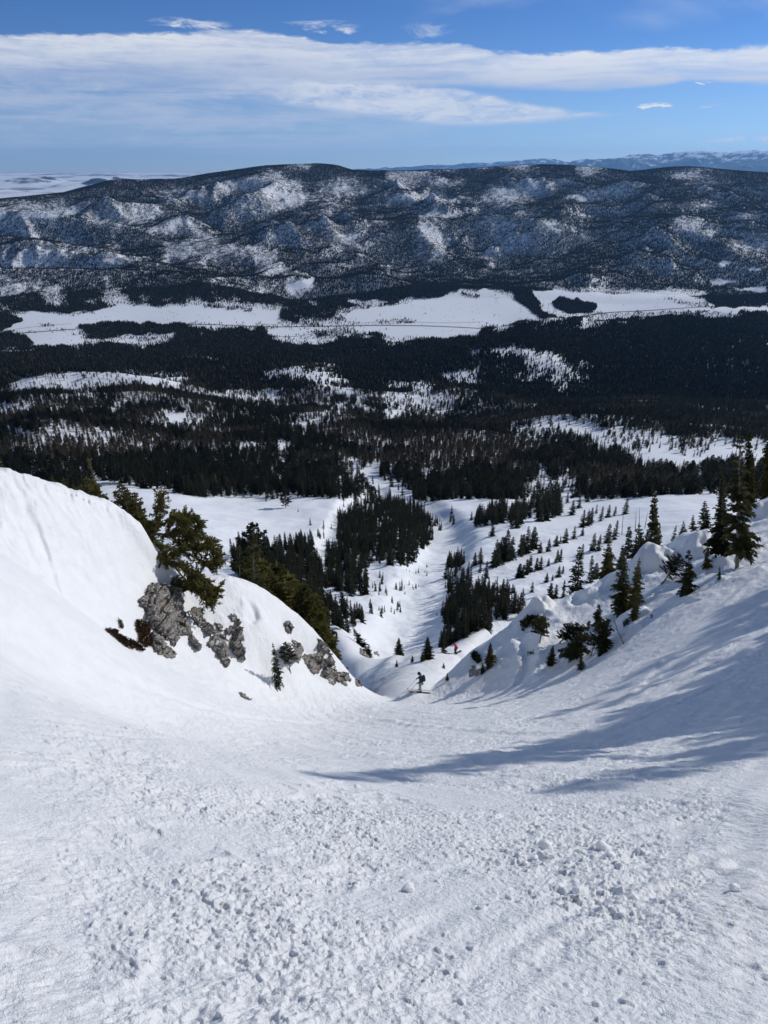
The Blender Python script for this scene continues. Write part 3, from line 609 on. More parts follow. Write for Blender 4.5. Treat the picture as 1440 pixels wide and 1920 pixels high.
class Soup:
    def __init__(s): s.V = []; s.T = []; s.n = 0
    def add(s, V, T): s.V.append(np.asarray(V, float)); s.T.append(np.asarray(T, int) + s.n); s.n += len(V)
    def tube(s, P, Rd, k=6):
        P = np.asarray(P, float); n = len(P); V = []
        for i in range(n):
            d = P[min(i + 1, n - 1)] - P[max(i - 1, 0)]; d = d / (np.linalg.norm(d) + 1e-9)
            a = np.cross(d, (0, 0, 1) if abs(d[2]) < 0.9 else (1, 0, 0)); a /= np.linalg.norm(a); b = np.cross(d, a)
            for j in range(k):
                t = 2 * math.pi * j / k; V.append(P[i] + Rd[i] * (math.cos(t) * a + math.sin(t) * b))
        V.append(P[0]); V.append(P[-1]); T = []
        for i in range(n - 1):
            for j in range(k):
                q = i * k + j; w = i * k + (j + 1) % k; T += [(q, w, q + k), (w, w + k, q + k)]
        for j in range(k): T += [(n * k, (j + 1) % k, j), (n * k + 1, (n - 1) * k + j, (n - 1) * k + (j + 1) % k)]
        s.add(V, T)
    def kites(s, base, dirv, side, length, width, droop=0.0):   # arrays: leaf-like blades of two triangles each
        tip = base + dirv * length[:, None]; tip[:, 2] -= droop
        mid = base + dirv * (length * 0.45)[:, None]; l = mid + side * width[:, None]; r_ = mid - side * width[:, None]
        n = len(base); V = np.stack([base, r_, tip, l], 1).reshape(-1, 3); i = np.arange(n)[:, None] * 4
        s.add(V, np.concatenate([i + [0, 1, 2], i + [0, 2, 3]], 0))
    def mesh(s, name, mat): return np_mesh(name, np.concatenate(s.V), np.concatenate(s.T), mat)
def unit(v): return v / (np.linalg.norm(v, axis=-1, keepdims=True) + 1e-9)

def spray(s, P, n, size, rng, spread=0.8, thick=0.30):      # a tuft of blades round each of the points P
    for p, dr in P:
        d = unit(dr[None] + rng.normal(0, spread, (n, 3))); sd = unit(np.cross(d, rng.normal(0, 1, (n, 3))))
        s.kites(np.repeat(p[None], n, 0) + rng.normal(0, size * 0.15, (n, 3)), d, sd, size * rng.uniform(0.6, 1.15, n), size * thick * rng.uniform(0.5, 0.8, n))
def fir(seed, H=10.0, base_r=1.6, level=1, bare=0.06, lean=0.0, kind='fir', skip=None):
    """level 0: distant, 1: middle distance, 2: close by"""
    rng = np.random.default_rng(seed); c = Soup(); t = Soup()
    nt_ = 9; hz_ = np.linspace(0, H, nt_); bend = lean * (hz_ / H) ** 1.5
    wob = np.cumsum(rng.normal(0, 0.016 * H / nt_, (nt_, 2)), 0); wob[0] = 0
    tp = np.stack([wob[:, 0] + bend, wob[:, 1], hz_], 1); tr = 0.016 * H * (1 - hz_ / H * 0.93) + 0.01
    tp[0, 2] = -0.08 * H; t.tube(tp, tr, 8 if level == 2 else 5)
    def axis(z): return np.array([np.interp(z, hz_, tp[:, 0]), np.interp(z, hz_, tp[:, 1]), z])
    nl = {0: 9, 1: 20, 2: int(14 + H * 2.3)}[level]
    for i in range(nl):
        q = (i + rng.uniform(0, 0.6)) / nl; z = H * (bare + (1 - bare) * q); tt = z / H
        if kind == 'fir': R0 = base_r * (1 - q) ** 0.85 * (0.75 + 0.25 * min(1, q * 8)) + 0.012 * H
        else: R0 = base_r * (math.sin(math.pi * min(1, 0.22 + 0.8 * q)) ** 0.8) * (1.0 if q < 0.93 else 0.6) + 0.02 * H
        nb = {0: 4, 1: 6, 2: 6}[level]; a0 = rng.uniform(0, 6.28)
        for j in range(nb):
            if level > 0 and rng.random() < (skip if skip is not None else (0.20 if kind == 'fir' else 0.26)): continue
            a = a0 + 6.283 * (j + rng.uniform(-0.3, 0.3)) / nb; Ln = R0 * rng.uniform(0.5, 1.22)
            e = (-0.32 + 0.75 * q if kind == 'fir' else 0.05 + 0.6 * q) + rng.normal(0, 0.12)
            d = np.array([math.cos(a) * math.cos(e), math.sin(a) * math.cos(e), math.sin(e)]); b0 = axis(z)
            if level == 0:
                sd = np.array([-math.sin(a), math.cos(a), 0]); c.kites(b0[None], d[None], sd[None], np.array([Ln * 1.1]), np.array([Ln * 0.52])); continue
            n = max(3, int(Ln / (0.055 * H / 2.2))) if level == 1 else max(4, int(Ln / 0.13))
            s_ = (np.arange(n) + 0.6) / n; sag = 0.10 * Ln * s_ * s_ * (1 if kind == 'fir' else -1)
            pts = b0 + d * (Ln * s_)[:, None]; pts[:, 2] -= sag
            perp = np.array([-math.sin(a), math.cos(a), 0.0])
            for sg in (-1, 1):
                tw = unit(d[None] * 0.75 + sg * perp[None] * 0.8 + rng.normal(0, 0.22, (n, 3)))
                if kind == 'fir': tl = (0.42 * Ln * (1 - s_ * 0.75) + 0.02 * H) * rng.uniform(0.7, 1.2, n)
                else: tl = (0.22 * Ln + 0.02 * H) * rng.uniform(0.7, 1.3, n) * (0.4 + 0.9 * s_)
                sd = unit(np.cross(tw, np.array([0, 0, 1.0]) + rng.normal(0, 0.5, (n, 3))))
                c.kites(pts, tw, sd, tl, tl * (0.26 if level == 2 else 0.34), 0.06 * Ln)
                if level == 2:
                    sd2 = unit(np.cross(tw, sd)); c.kites(pts + tw * 0.02, unit(tw + rng.normal(0, 0.3, (n, 3))), sd2, tl * 0.8, tl * 0.16, 0.02)
            if level == 2:
                c.kites(pts[-1:], d[None], perp[None], np.array([0.18 * Ln]), np.array([0.06 * Ln]))
                t.tube(np.stack([b0, pts[len(pts) // 2], pts[-1]]), [0.018 + 0.008 * Ln, 0.012, 0.004], 4)
                if kind == 'pine': spray(c, [(pts[k], d) for k in range(n // 3, n, 1)], 5, 0.16 + 0.03 * Ln, rng, 0.8)
            elif kind == 'pine': spray(c, [(pts[k], d) for k in range(n // 2, n)], 4, 0.05 * H, rng, 0.8)
    c.kites(axis(H * 0.97)[None], np.array([[0, 0, 1.0]]), np.array([[1.0, 0, 0]]), np.array([0.06 * H]), np.array([0.01 * H]))
    return c, t, H
TPL = {}
def template(name, seed, mat, bark=None, **kw):
    c, t, H = fir(seed, **kw); TPL[name] = (c.mesh(name + '_crown', mat), t.mesh(name + '_trunk', bark or m_bark), H)
for k, (br, b0) in enumerate(((1.65, 0.03), (1.3, 0.04), (2.0, 0.02), (1.45, 0.12))): template('spire%d' % k, 11 + k, m_fir, H=10, base_r=br, level=1, bare=b0)
for k in range(2): template('round%d' % k, 31 + k, m_fir, H=10, base_r=2.1 - 0.3 * k, level=1, bare=0.14, kind='pine')
template('grey0', 41, m_grey, H=10, base_r=1.1, level=1, bare=0.25); template('grey1', 42, m_grey, H=10, base_r=0.9, level=1, bare=0.35, kind='pine')

def plant(name, tpl, loc, h, label, cat, group=None, wid=1.0, rz=0.0, lean=(0, 0), own=None, ownbark=None):
    cm, tm, H = TPL[tpl]; s_ = h / H
    e = link(bpy.data.objects.new(name, None)); e.location = loc; e.scale = (s_ * wid, s_ * wid, s_); e.rotation_euler = (lean[0], lean[1], rz); e.empty_display_size = 0.3
    tag(e, label, cat, group)
    c = link(bpy.data.objects.new('crown', cm), e); t = link(bpy.data.objects.new('trunk', tm), e)
    for o, m in ((c, own), (t, ownbark)):
        if m: o.material_slots[0].link = 'OBJECT'; o.material_slots[0].material = m
    return e
def ground1(x, y): return float(ground(x, y)[0])
def tilt(o, v, k=1.0):                 # lean a tree along the direction v, keeping its spin
    v = Vector(v).normalized(); v = Vector((0, 0, 1)).lerp(v, k).normalized(); rz = o.rotation_euler[2]; ly = o.rotation_euler[1]
    q = Vector((0, 0, 1)).rotation_difference(v); o.rotation_mode = 'QUATERNION'; o.rotation_quaternion = Matrix.Rotation(ly, 3, 'Y').to_quaternion() @ q @ Matrix.Rotation(rz, 3, 'Z').to_quaternion()
def up_at(u, v, vt, r): a = Vector([float(q) for q in at_r(u, v, r)]); b = Vector([float(q) for q in at_r(u, vt, r)]); return b - a
def put(u, v, vtop, d=None):           # foot of a tree seen at (u, v) with its top at row vtop
    if d is None: x, y, z, r = hit(u, v)
    else: x, y, _ = [float(q) for q in at_d(u, v, d)]; z = ground1(x, y)
    r = math.hypot(x, y); ut = u; ztop = float(at_r(ut, vtop, r)[2]); return (x, y, z - 0.05), max(0.3, ztop - z)

# ------------------------------------------------------------------ close trees
for nm, sd, kw in (('pineA', 101, dict(H=10.5, base_r=1.75, bare=0.12, skip=0.62)), ('pineB', 102, dict(H=8, base_r=1.9, bare=0.08, skip=0.55)),
                   ('firA', 103, dict(H=8, base_r=1.7, bare=0.04, skip=0.28)), ('firB', 104, dict(H=5, base_r=1.15, bare=0.05, skip=0.2)), ('firC', 105, dict(H=3, base_r=0.8, bare=0.02, skip=0.25)),
                   ('pineC', 106, dict(H=5, base_r=1.0, bare=0.28, kind='pine', lean=-0.8, skip=0.45)), ('pineD', 107, dict(H=14, base_r=3.0, bare=0.02)), ('firL', 108, dict(H=13, base_r=2.6, bare=0.03))):
    template(nm, sd, m_pinegreen if nm in ('firA', 'firB', 'firC', 'pineC', 'firL') else m_pine, level=2, **kw)
NEAR_TREES = [ # name, template, u, v foot, v top, depth or None, width, rz, lean, needles, bark, label, category
 ('pine_tree','pineA',1382,1064,808,None,0.85,0.3,(0,0),m_pinegreen,m_grey_bark,'tall pine with long bare grey trunk at the edge of the right slope','pine tree'),
 ('pine_tree','pineB',1350,1058,905,50.5,0.95,1.3,(0,0),m_pinegreen,m_bark,'bushy dark pine just left of the tall bare-trunked pine','pine tree'),
 ('pine_tree','pineD',1446,930,745,68,0.52,2.0,(0,0),m_pine,m_bark,'dense tall conifer cut off by the right edge of the picture','pine tree'),
 ('pine_tree','firL',1408,975,850,72,0.36,4.0,(0,0),m_pine,m_bark,'olive green conifer close behind the tall bare-trunked pine','pine tree'),
 ('pine_tree','firL',1362,995,885,76,0.5,1.0,(0,0),m_pinegreen,m_bark,'dark conifer whose top shows left of the tall bare-trunked pine','pine tree'),
 ('pine_tree','pineD',1422,955,800,80,0.42,5.0,(0,0),m_pinegreen,m_bark,'dark conifer between the tall bare-trunked pine and the edge conifer','pine tree'),
 ('fir_tree','firL',1262,1000,930,84,0.55,2.0,(0,0),m_pinegreen,m_bark,'slim dark fir beyond the domed snow hummock','fir tree'),
 ('fir_tree','pineB',1290,1112,1030,None,1.15,0.2,(0,0),m_pinegreen,m_bark,'small open-branched fir left of the snow hump on the right slope','fir tree'),
 ('fir_tree','pineB',1318,1095,1018,49.5,0.9,2.2,(0,0),m_pine,m_bark,'yellowish young fir tucked behind the small open-branched fir','fir tree'),
 ('fir_sapling','firC',1349,1086,1060,None,0.8,0.2,(0,0),m_pinegreen,m_bark,'tiny lone sapling on the rounded snow hump under the tall pine','sapling'),
 ('pine_tree','pineC',1240,1096,1044,None,1.2,0.2,(0.0,0.55),m_pinegreen,m_bark,'dark pine leaning over in the hollow between two snow hummocks','pine tree'),
 ('fir_tree','firA',1165,1148,1020,None,0.75,1.2,(0,0),m_pinegreen,m_bark,'tall dark fir standing behind the small pointed snow mound','fir tree'),
 ('fir_tree','firA',1192,1128,1045,48,0.8,2.9,(0,0.08),m_pine,m_bark,'olive fir close behind the tall dark fir on the right shoulder','fir tree'),
 ('fir_tree','firB',1188,1163,1108,None,0.8,0.9,(0,-0.12),m_pinegreen,m_bark,'narrow bent fir hanging just right of the pointed snow mound','fir tree'),
 ('fir_tree','firA',1145,1086,1010,62,1.0,3.3,(0,0),m_pine,m_bark,'olive green fir behind the shoulder crest, left of the snow hummocks','fir tree'),
 ('fir_tree','firA',1303,1020,965,66,0.9,0.3,(0,0),m_brown,m_bark,'rust-brown dying fir behind the big rounded snow hummock','fir tree'),
 ('fir_tree','firA',1325,1010,938,70,1.1,1.3,(0,0),m_pinegreen,m_bark,'dark fir between the rust-brown dying fir and the tall bare-trunked pine','fir tree'),
 ('fir_tree','firA',1284,1030,975,64,0.9,4.3,(0,0),m_pine,m_bark,'greenish fir directly left of the rust-brown dying fir','fir tree'),
 ('fir_tree','firA',1215,1052,985,72,1.0,5.3,(0,0),m_pinegreen,m_bark,'dark green fir rising behind the domed snow hummock','fir tree'),
 ('pine_tree','pineC',1012,1205,1153,None,1.1,0.5,(0,0.1),m_pinegreen,m_bark,'small thin grey-green pine below the rounded cornice knob','pine tree'),
 ('pine_tree','pineB',1072,1232,1145,None,1.05,2.0,(0,-0.30),m_pinegreen,m_grey_bark,'crooked dark pine with pale trunk leaning left on the right wall','pine tree'),
 ('pine_tree','pineC',1048,1206,1165,None,1.7,3.0,(0,-0.45),m_fir,m_bark,'very dark sprawling pine left of the crooked pale-trunked pine','pine tree'),
 ('pine_tree','pineC',1107,1230,1150,None,0.8,2.5,(0,-0.10),m_pinegreen,m_grey_bark,'slender pine with tufted top right of the crooked pale-trunked pine','pine tree'),
 ('pine_tree','pineB',1120,1176,1130,None,1.25,3.5,(0,0.1),m_pinegreen,m_bark,'bushy dark pine above the slender tufted pine on the right wall','pine tree'),
 ('fir_tree','firB',1132,1223,1168,None,1.25,0.3,(0,0),m_pinegreen,m_bark,'small spreading fir right of the slender tufted pine','fir tree'),
 ('fir_tree','firB',1032,1247,1204,None,0.9,1.3,(0,-0.15),m_pinegreen,m_bark,'lowest small fir below the sprawling dark pine','fir tree'),
 ('fir_sapling','firC',1090,1256,1226,None,1.1,2.3,(0,0),m_pinegreen,m_bark,'small sapling at the foot of the crooked pale-trunked pine','sapling'),
 ('fir_tree','firB',919,1248,1205,None,1.15,0.6,(0,0),m_pinegreen,m_bark,'lone dark fir on the shaded snow bank right of the skier','fir tree'),
 ('fir_sapling','firC',905,1262,1243,None,1.2,0.9,(0,0),m_fir,m_bark,'stunted sapling at the left foot of the lone fir on the shaded bank','sapling'),
 ('fir_sapling','firC',839,1276,1261,None,1.0,1.9,(0,0),m_pinegreen,m_bark,'tiny sapling poking from the shaded bank just right of the standing skier','sapling'),
 ('fir_sapling','firC',832,1253,1242,None,1.1,2.9,(0,0),m_pinegreen,m_bark,'tiny sapling on the bank edge above and right of the standing skier','sapling'),
 ('fir_tree','firB',802,1236,1194,None,1.15,1.6,(0,0),m_fir,m_bark,'dark fir in the runout directly above the standing skier','fir tree'),
 ('fir_sapling','firC',792,1240,1223,None,1.2,0.6,(0,0),m_pinegreen,m_bark,'low bushy sapling at the left foot of the fir above the skier','sapling'),
 ('fir_sapling','firC',773,1242,1228,None,1.1,0.1,(0,0),m_pinegreen,m_bark,'small sapling between the wind scoop and the fir above the skier','sapling'),
 ('fir_sapling','firC',744,1251,1237,None,1.0,1.1,(0,0),m_pinegreen,m_bark,'tiny sapling at the bottom of the wind-scooped snow drift','sapling'),
 ('fir_tree','firB',748,1228,1196,None,1.2,2.1,(0,0),m_pinegreen,m_bark,'dark fir on the wind-scooped snow drift left of the skier','fir tree'),
 ('fir_tree','firB',681,1215,1183,None,1.2,2.6,(0,0.5),m_fir,m_bark,'dark leaning fir on the snow bank left of the gully floor','fir tree'),
 ('fir_sapling','firC',692,1232,1212,None,1.2,1.6,(0,0.3),m_pinegreen,m_bark,'low fir just above the dark rocks left of the gully floor','sapling'),
 ('fir_sapling','firC',631,1194,1183,None,1.0,3.6,(0,0),m_pinegreen,m_bark,'tiny isolated sapling on the snow behind the left spur','sapling'),
 ('pine_sapling','firC',522,1284,1205,None,0.55,0.0,(0,-0.04),m_pinegreen,m_bark,'spindly pine sapling standing alone below the left rock bands','sapling'),
 ('pine_tree','pineC',545,1262,1222,None,1.2,2.0,(0,0.6),m_pinegreen,m_grey_bark,'stunted pine leaning over the left end of the last rock band','pine tree'),
 ('fir_sapling','firC',601,1215,1190,49.2,1.1,2.4,(0,0.2),m_pinegreen,m_bark,'low dark tuft of fir growing on top of the last left rock band','sapling'),
 ('pine_tree','pineA',205,955,850,41.0,0.5,1.0,(0,-0.1),m_pine,m_grey_bark,'sparse half-bare pine rising behind the left snow crest','pine tree'),
 ('pine_tree','pineB',465,1105,1000,50,1.0,1.0,(0,0),m_pinegreen,m_bark,'olive pine behind the top of the second snow hump','pine tree'),
 ('pine_tree','pineB',440,1095,1025,49,1.0,3.0,(0,0),m_pinegreen,m_bark,'shorter grey-green pine at the left end of the row behind the second snow hump','pine tree'),
]
for (nm, tp, u, v, vt, d, w, rz, ln, fm, bk, lab, cat) in NEAR_TREES:
    loc, h = put(u, v, vt, d)
    e = plant(nm, tp, loc, h / math.cos(min(1.0, abs(ln[1]))), lab, cat, None, w, rz, (0, ln[1]), fm, bk)
    if ln[1] == 0: tilt(e, up_at(u, v, vt, math.hypot(loc[0], loc[1])), 0.9)
# firs hugging the far side of the second hump: only their tops show over it
rng = np.random.default_rng(5)
for k, (u, vt) in enumerate([(485,1068),(500,1050),(515,1075),(528,1062),(540,1092),(552,1078),(562,1110),(572,1100),(583,1128),(592,1120),(478,1040),(575,1132),(600,1145)]):
    rim_v = np.interp(u, [480, 540, 580, 620], [1100, 1140, 1175, 1215]); loc, h = put(u, rim_v + 12, vt, 56 + 5 * rng.random())
    plant('pine_tree', 'firL' if k % 2 else 'pineD', loc, h, ('%s olive conifer in the row behind the second snow hump, %s' % ('tall' if k % 2 else 'dense', 'near its top' if u < 520 else ('halfway down it' if u < 565 else 'at its lower end'))), 'pine tree', 'olive conifers behind the second snow hump', 0.9 + 0.2 * rng.random(), rng.random() * 6, (0, 0), m_pine)
for k, (u, vt, w) in enumerate([(165,908,1.6),(180,900,1.3),(192,915,1.6),(228,918,1.5),(243,925,1.7),(258,935,1.6),(150,905,1.0),(270,945,1.5),(205,925,1.8),(172,893,1.2),(236,905,1.5),(262,922,1.5),(185,905,1.5),(248,915,1.2),(130,895,0.9),(8,850,0.7),(110,890,0.7)]):
    loc, h = put(u, vt + 55, vt, 40 + 2 * rng.random())
    plant('pine_shrub', 'pineB', loc, h, 'low bushy pine whose top shows just over the left snow crest', 'pine shrub', 'bushy pines along the left snow crest', w, rng.random() * 6, (0, 0), m_pine)
# trees on the right slope outside the picture, whose shadows fall across it
SHADE = [(610,1457,42),(690,1449,44),(880,1428,43),(790,1440,41),(980,1412,40),(1020,1345,50),(1120,1330,42),(1060,1484,34),(1230,1462,32),(1340,1430,30),(1250,1360,44)]
for k, (u, v, t) in enumerate(SHADE):
    hx, hy, hz0, _ = hit(u, v); x, y = hx + S.x * t, hy + S.y * t; g0 = ground1(x, y); h = hz0 + S.z * t - g0
    print('shade tree', u, v, round(x, 1), round(y, 1), 'ground', round(g0, 1), 'height', round(h, 1), 'proj', [round(float(q)) for q in proj(x, y, g0)])
    plant('pine_tree', 'pineA', (x, y, g0 - 0.05), h, 'pine on the right slope just outside the picture', 'pine tree', 'pines right of the picture', (0.8, 1.0, 0.7)[k % 3], k * 1.3, (0, 0), m_pine)

# the wind-bent pine leaning out over the left crest
def bent_pine():
    rng = np.random.default_rng(77); D = 38.5
    def P(u, v, d=0.0): return np.array([float(q) for q in at_d(u, v, D + d)])
    root = P(276, 1062, -0.2); wood = Soup(); leaf = Soup()
    limbs = [ # trunk and limbs as pixel paths with depth offsets, base radius
      ([(300, 1098, .3), (280, 1070, 0), (264, 1032, 0), (270, 1008, 0), (285, 990, .1), (296, 960, .2), (300, 930, .2)], 0.15),
      ([(270, 1012, 0), (290, 1000, .2), (322, 1004, .4), (352, 1000, .6), (385, 1012, .8), (398, 1035, 1.0)], 0.09),
      ([(266, 1035, 0), (290, 1038, -.2), (315, 1045, -.2), (345, 1032, 0), (375, 1025, .3), (395, 1022, .5)], 0.10),
      ([(268, 1040, 0), (300, 1050, -.4), (330, 1060, -.5), (360, 1075, -.4), (385, 1092, -.2)], 0.09),
      ([(285, 992, .1), (305, 985, .4), (325, 972, .7), (345, 968, .9), (370, 975, 1.0)], 0.07),
      ([(300, 1040, .2), (335, 1020, .8), (360, 1005, 1.2), (372, 985, 1.3)], 0.06),
      ([(322, 1056, -.4), (345, 1085, -.6), (365, 1105, -.6), (395, 1115, -.5), (405, 1105, -.4)], 0.06),
      ([(300, 1090, .2), (325, 1095, 0), (345, 1100, -.2), (362, 1092, -.3)], 0.06),
      ([(345, 1035, .2), (375, 1050, .3), (398, 1060, .4), (410, 1045, .5)], 0.05),
      ([(350, 1000, .6), (345, 985, .4), (335, 975, .3)], 0.04), ([(365, 1100, -.6), (385, 1118, -.7), (395, 1128, -.7)], 0.03)]
    tufts = []
    for path, r0 in limbs:
        Q = np.array([P(*p) for p in path]); n = len(Q); k = np.linspace(0, n - 1, n * 5)
        C = np.stack([np.interp(k, np.arange(n), Q[:, a]) for a in range(3)], 1)
        for _ in range(2): C[1:-1] = (C[:-2] + C[1:-1] * 2 + C[2:]) / 4
        rad = np.linspace(r0, r0 * 0.18, len(C)); wood.tube(C, rad, 7)
        for i in range(int(len(C) * 0.28), len(C)):
            for _ in range(5):
                d0 = unit(C[min(i + 1, len(C) - 1)] - C[i - 1]); a = unit(d0 * 0.5 + rng.normal(0, 0.85, 3) + np.array([0.25, 0, 0.12])); ln = rng.uniform(0.22, 0.62)
                m = C[i] + a * ln * 0.5 + np.array([0, 0, 0.03]); e = C[i] + a * ln
                wood.tube(np.stack([C[i], m, e]), [0.014, 0.009, 0.004], 3)
                tufts += [(C[i] + a * ln * s_, a) for s_ in (0.3, 0.5, 0.7, 0.85, 1.0)]
    spray(leaf, tufts, 6, 0.19, rng, 0.6, 0.27)
    e = link(bpy.data.objects.new('bent_pine_tree', None)); e.location = root
    tag(e, 'big wind-bent pine spreading over the grey cliff on the left', 'pine tree')
    for nm, s_, m in (('crown', leaf, m_pine), ('trunk', wood, m_bark)):
        o = link(bpy.data.objects.new(nm, s_.mesh(nm, m)), e); o.location = -root
bent_pine()
def stick(u0, v0, u1, v1, d0, d1, r0, label, branches=2, name='dead_tree'):
    a = np.array([float(q) for q in at_d(u0, v0, d0)]); b = np.array([float(q) for q in at_d(u1, v1, d1)]); s_ = Soup(); rng = np.random.default_rng(int(u0))
    a[2] = min(a[2], ground1(a[0], a[1]) - 0.15) if d0 == d1 else a[2]
    m = (a + b) / 2 + rng.normal(0, 0.05, 3); s_.tube(np.stack([a, m, b]), [r0, r0 * 0.7, r0 * 0.25], 6)
    for k in range(branches):
        t = 0.3 + 0.6 * k / max(1, branches); p = a + (b - a) * t; q = p + rng.normal(0, 0.25, 3) + np.array([0, 0, 0.12]); s_.tube(np.stack([p, (p + q) / 2 + rng.normal(0, 0.02, 3), q]), [r0 * 0.5, r0 * 0.3, r0 * 0.1], 4)
    o = link(bpy.data.objects.new(name, s_.mesh(name, m_grey_bark))); tag(o, label, 'dead tree' if 'tree' in name else 'branch')
x, y, z, r = hit(1171, 1206); dd = y * CT - z * ST
stick(1171, 1206, 1150, 1163, dd, dd, 0.05, 'thin bare dead stem leaning left on the right wall', 5)
for k, (u, v, vt, du) in enumerate([(1191, 996, 957, 2), (1199, 994, 951, 0), (1209, 991, 959, 6), (1166, 1003, 960, 3)]):
    x, y, z, r = hit(u, v, 92); dd = y * CT - z * ST
    stick(u, v, u + du, vt, dd, dd, 0.16, ['short bare snag, second from left among the snags in the right bowl', 'tallest bare snag in the right bowl', 'bare snag leaning right in the right bowl', 'leftmost bare snag in the right bowl'][k], 6)

# ------------------------------------------------------------------ where the forest stands
FARROWS = [ # rows of 15 px from v = 305; 48 columns of 30 px: tree cover 0..9
"000000000000888858349888777333332588226888864567","000000000000898843888768223677886588358884236677","000067778887644333373348344336783344885467644577",
"015676688754345434563234566577422247443778655788","566657688644345533345567334235323283347785776899","443346555478876543474559948885545789888776544699",
"323234554467877768573566692237554566466778567634","338993344554688988888884574787334446687776235667","429998556434388999988859992687435435565487444755",
"755855869976346988765348993359532556556999655644","755555559822233458865436884389543467668999656434","445555557832434425986568853269455557899999766755",
"314554235555556625898786554579557776899989878465","777879779777777833599876556658556667889988868768","466899497976756588499887666665886675666766788888",
"445399478877766646029999776888987766666667799889","454277336676766656399999889900007900000000009999","556366435665454567738899700000008800000000069977",
"567777550000000004776400000000000000000000000022"]
MIDROWS = [ # rows of 15 px from v = 590
"81000000000000001676535302200020132353445688669", "50011676455521233121141000000012876825999996579", "63022487313678998102555600000298967689999999997",
"76001231015899999331367724689999999899998998997", "24689996666799999899899999999643349999999999887","99996569996535999996569999998786422589999999999",
"99999999988899998544458899999987652448999999999","99742334233588985333358999972377554466999999999","64333333111367899864346865454477654457899999965",
"53544456887887646576655845365588775655789999999","76665567888887644566554544547899999999999997699","75888755678887655666555655338999999999999996789",
"64899876672277887766556635637899999999999999699","89999999998428888653557747889999964448899999999","97788989999999987634678999999997433334447899999",
"63333456788998878888888988889998555553332344356","88888877888888854458888988888888788765334555222","88888888888888877788889888888888888888742232112",
"88888888888888888888835988888888888888873343123","77777777888888886488851988888888888888865548877","77777777677788886577853488888888754388888888778",
"77777778888888887777886448888888732588888888666","66666666778888887678876426788888744466887886555","00000000000000000123345513655777653345556654444"]
def grid_dens(rows, v0, u, v):
    G = np.array([[int(c) for c in (r + r[-1] * 48)[:48]] for r in rows], float)
    iu = np.clip(u / 30 - 0.5, 0, 46.999); iv = np.clip((v - v0) / 15 - 0.5, 0, len(rows) - 1.001)
    i = iv.astype(int); j = iu.astype(int); a = iv - i; b = iu - j
    return (G[i, j] * (1 - a) * (1 - b) + G[i + 1, j] * a * (1 - b) + G[i, j + 1] * (1 - a) * b + G[i + 1, j + 1] * a * b) / 9.0
CLEAR = [ # open snow
 [(18,592),(60,585),(150,592),(210,578),(230,572),(290,576),(390,574),(455,578),(520,585),(515,606),(440,607),(360,605),(200,608),(90,616),(20,622),(0,624),(0,612),(40,603)],
 [(0,628),(60,624),(130,622),(165,640),(100,652),(60,650),(30,634),(0,632)],[(500,618),(570,620),(560,630),(520,632),(508,628)],
 [(640,590),(672,582),(760,570),(800,562),(845,551),(880,553),(905,542),(940,552),(975,572),(1000,590),(1010,600),(960,608),(900,610),(860,609),(720,606),(650,604)],
 [(660,614),(800,614),(900,617),(905,622),(860,634),(800,634),(740,630),(672,624)],
 [(995,543),(1050,547),(1150,550),(1245,545),(1290,556),(1345,572),(1300,575),(1180,580),(1118,583),(1115,573),(1080,560),(1040,560),(1025,575),(1012,565)],
 [(1090,592),(1160,586),(1300,577),(1440,574),(1440,585),(1300,585),(1200,588),(1140,600),(1080,606)],
 [(1346,492),(1360,487),(1375,492),(1358,500),(1344,500)],[(1328,528),(1350,520),(1382,528),(1350,534),(1330,534)],[(1368,538),(1400,540),(1440,536),(1440,549),(1390,546)],[(1400,505),(1430,503),(1432,508),(1405,509)],
 [(545,533),(590,518),(592,524),(570,542),(550,544)],[(303,828),(330,775),(345,790),(340,802),(315,795)],
 [(306,780),(338,775),(342,800),(318,796)],[(1200,852),(1250,848),(1330,862),(1345,872),(1290,888),(1230,880),(1190,868)],[(975,908),(1030,902),(1035,915),(980,918)],
 [(700,873),(712,905),(735,950),(715,950),(692,905),(688,880)]]
GROVE = [ # (outline, cover, name)
 ([(1035,570),(1050,562),(1085,560),(1115,575),(1110,587),(1060,586),(1040,580)],0.95),
 ([(860,553),(900,552),(900,558),(862,560)],0.5),([(975,545),(1000,550),(1020,585),(1040,598),(1015,596),(1000,585),(968,565)],0.9),
 ([(0,590),(22,590),(40,600),(25,615),(0,620)],0.95),([(0,628),(40,628),(62,645),(50,650),(20,650),(0,655)],0.8),
 ([(145,612),(250,606),(355,610),(355,620),(250,628),(180,632),(165,625)],0.8),([(1065,598),(1095,596),(1090,612),(1060,610)],0.7),
 ([(700,600),(775,598),(785,606),(700,609)],0.42),([(1095,588),(1250,583),(1262,592),(1100,602)],0.40),([(560,602),(600,600),(605,612),(565,612)],0.45),([(380,573),(470,575),(470,583),(385,579)],0.45),([(640,560),(740,566),(700,576),(655,572)],0.4),([(70,608),(100,606),(102,613),(75,614)],0.42),([(585,618),(690,622),(700,636),(600,634)],0.45),([(1240,560),(1345,574),(1340,580),(1280,574)],0.35),([(240,628),(300,626),(300,638),(250,640)],0.4)]
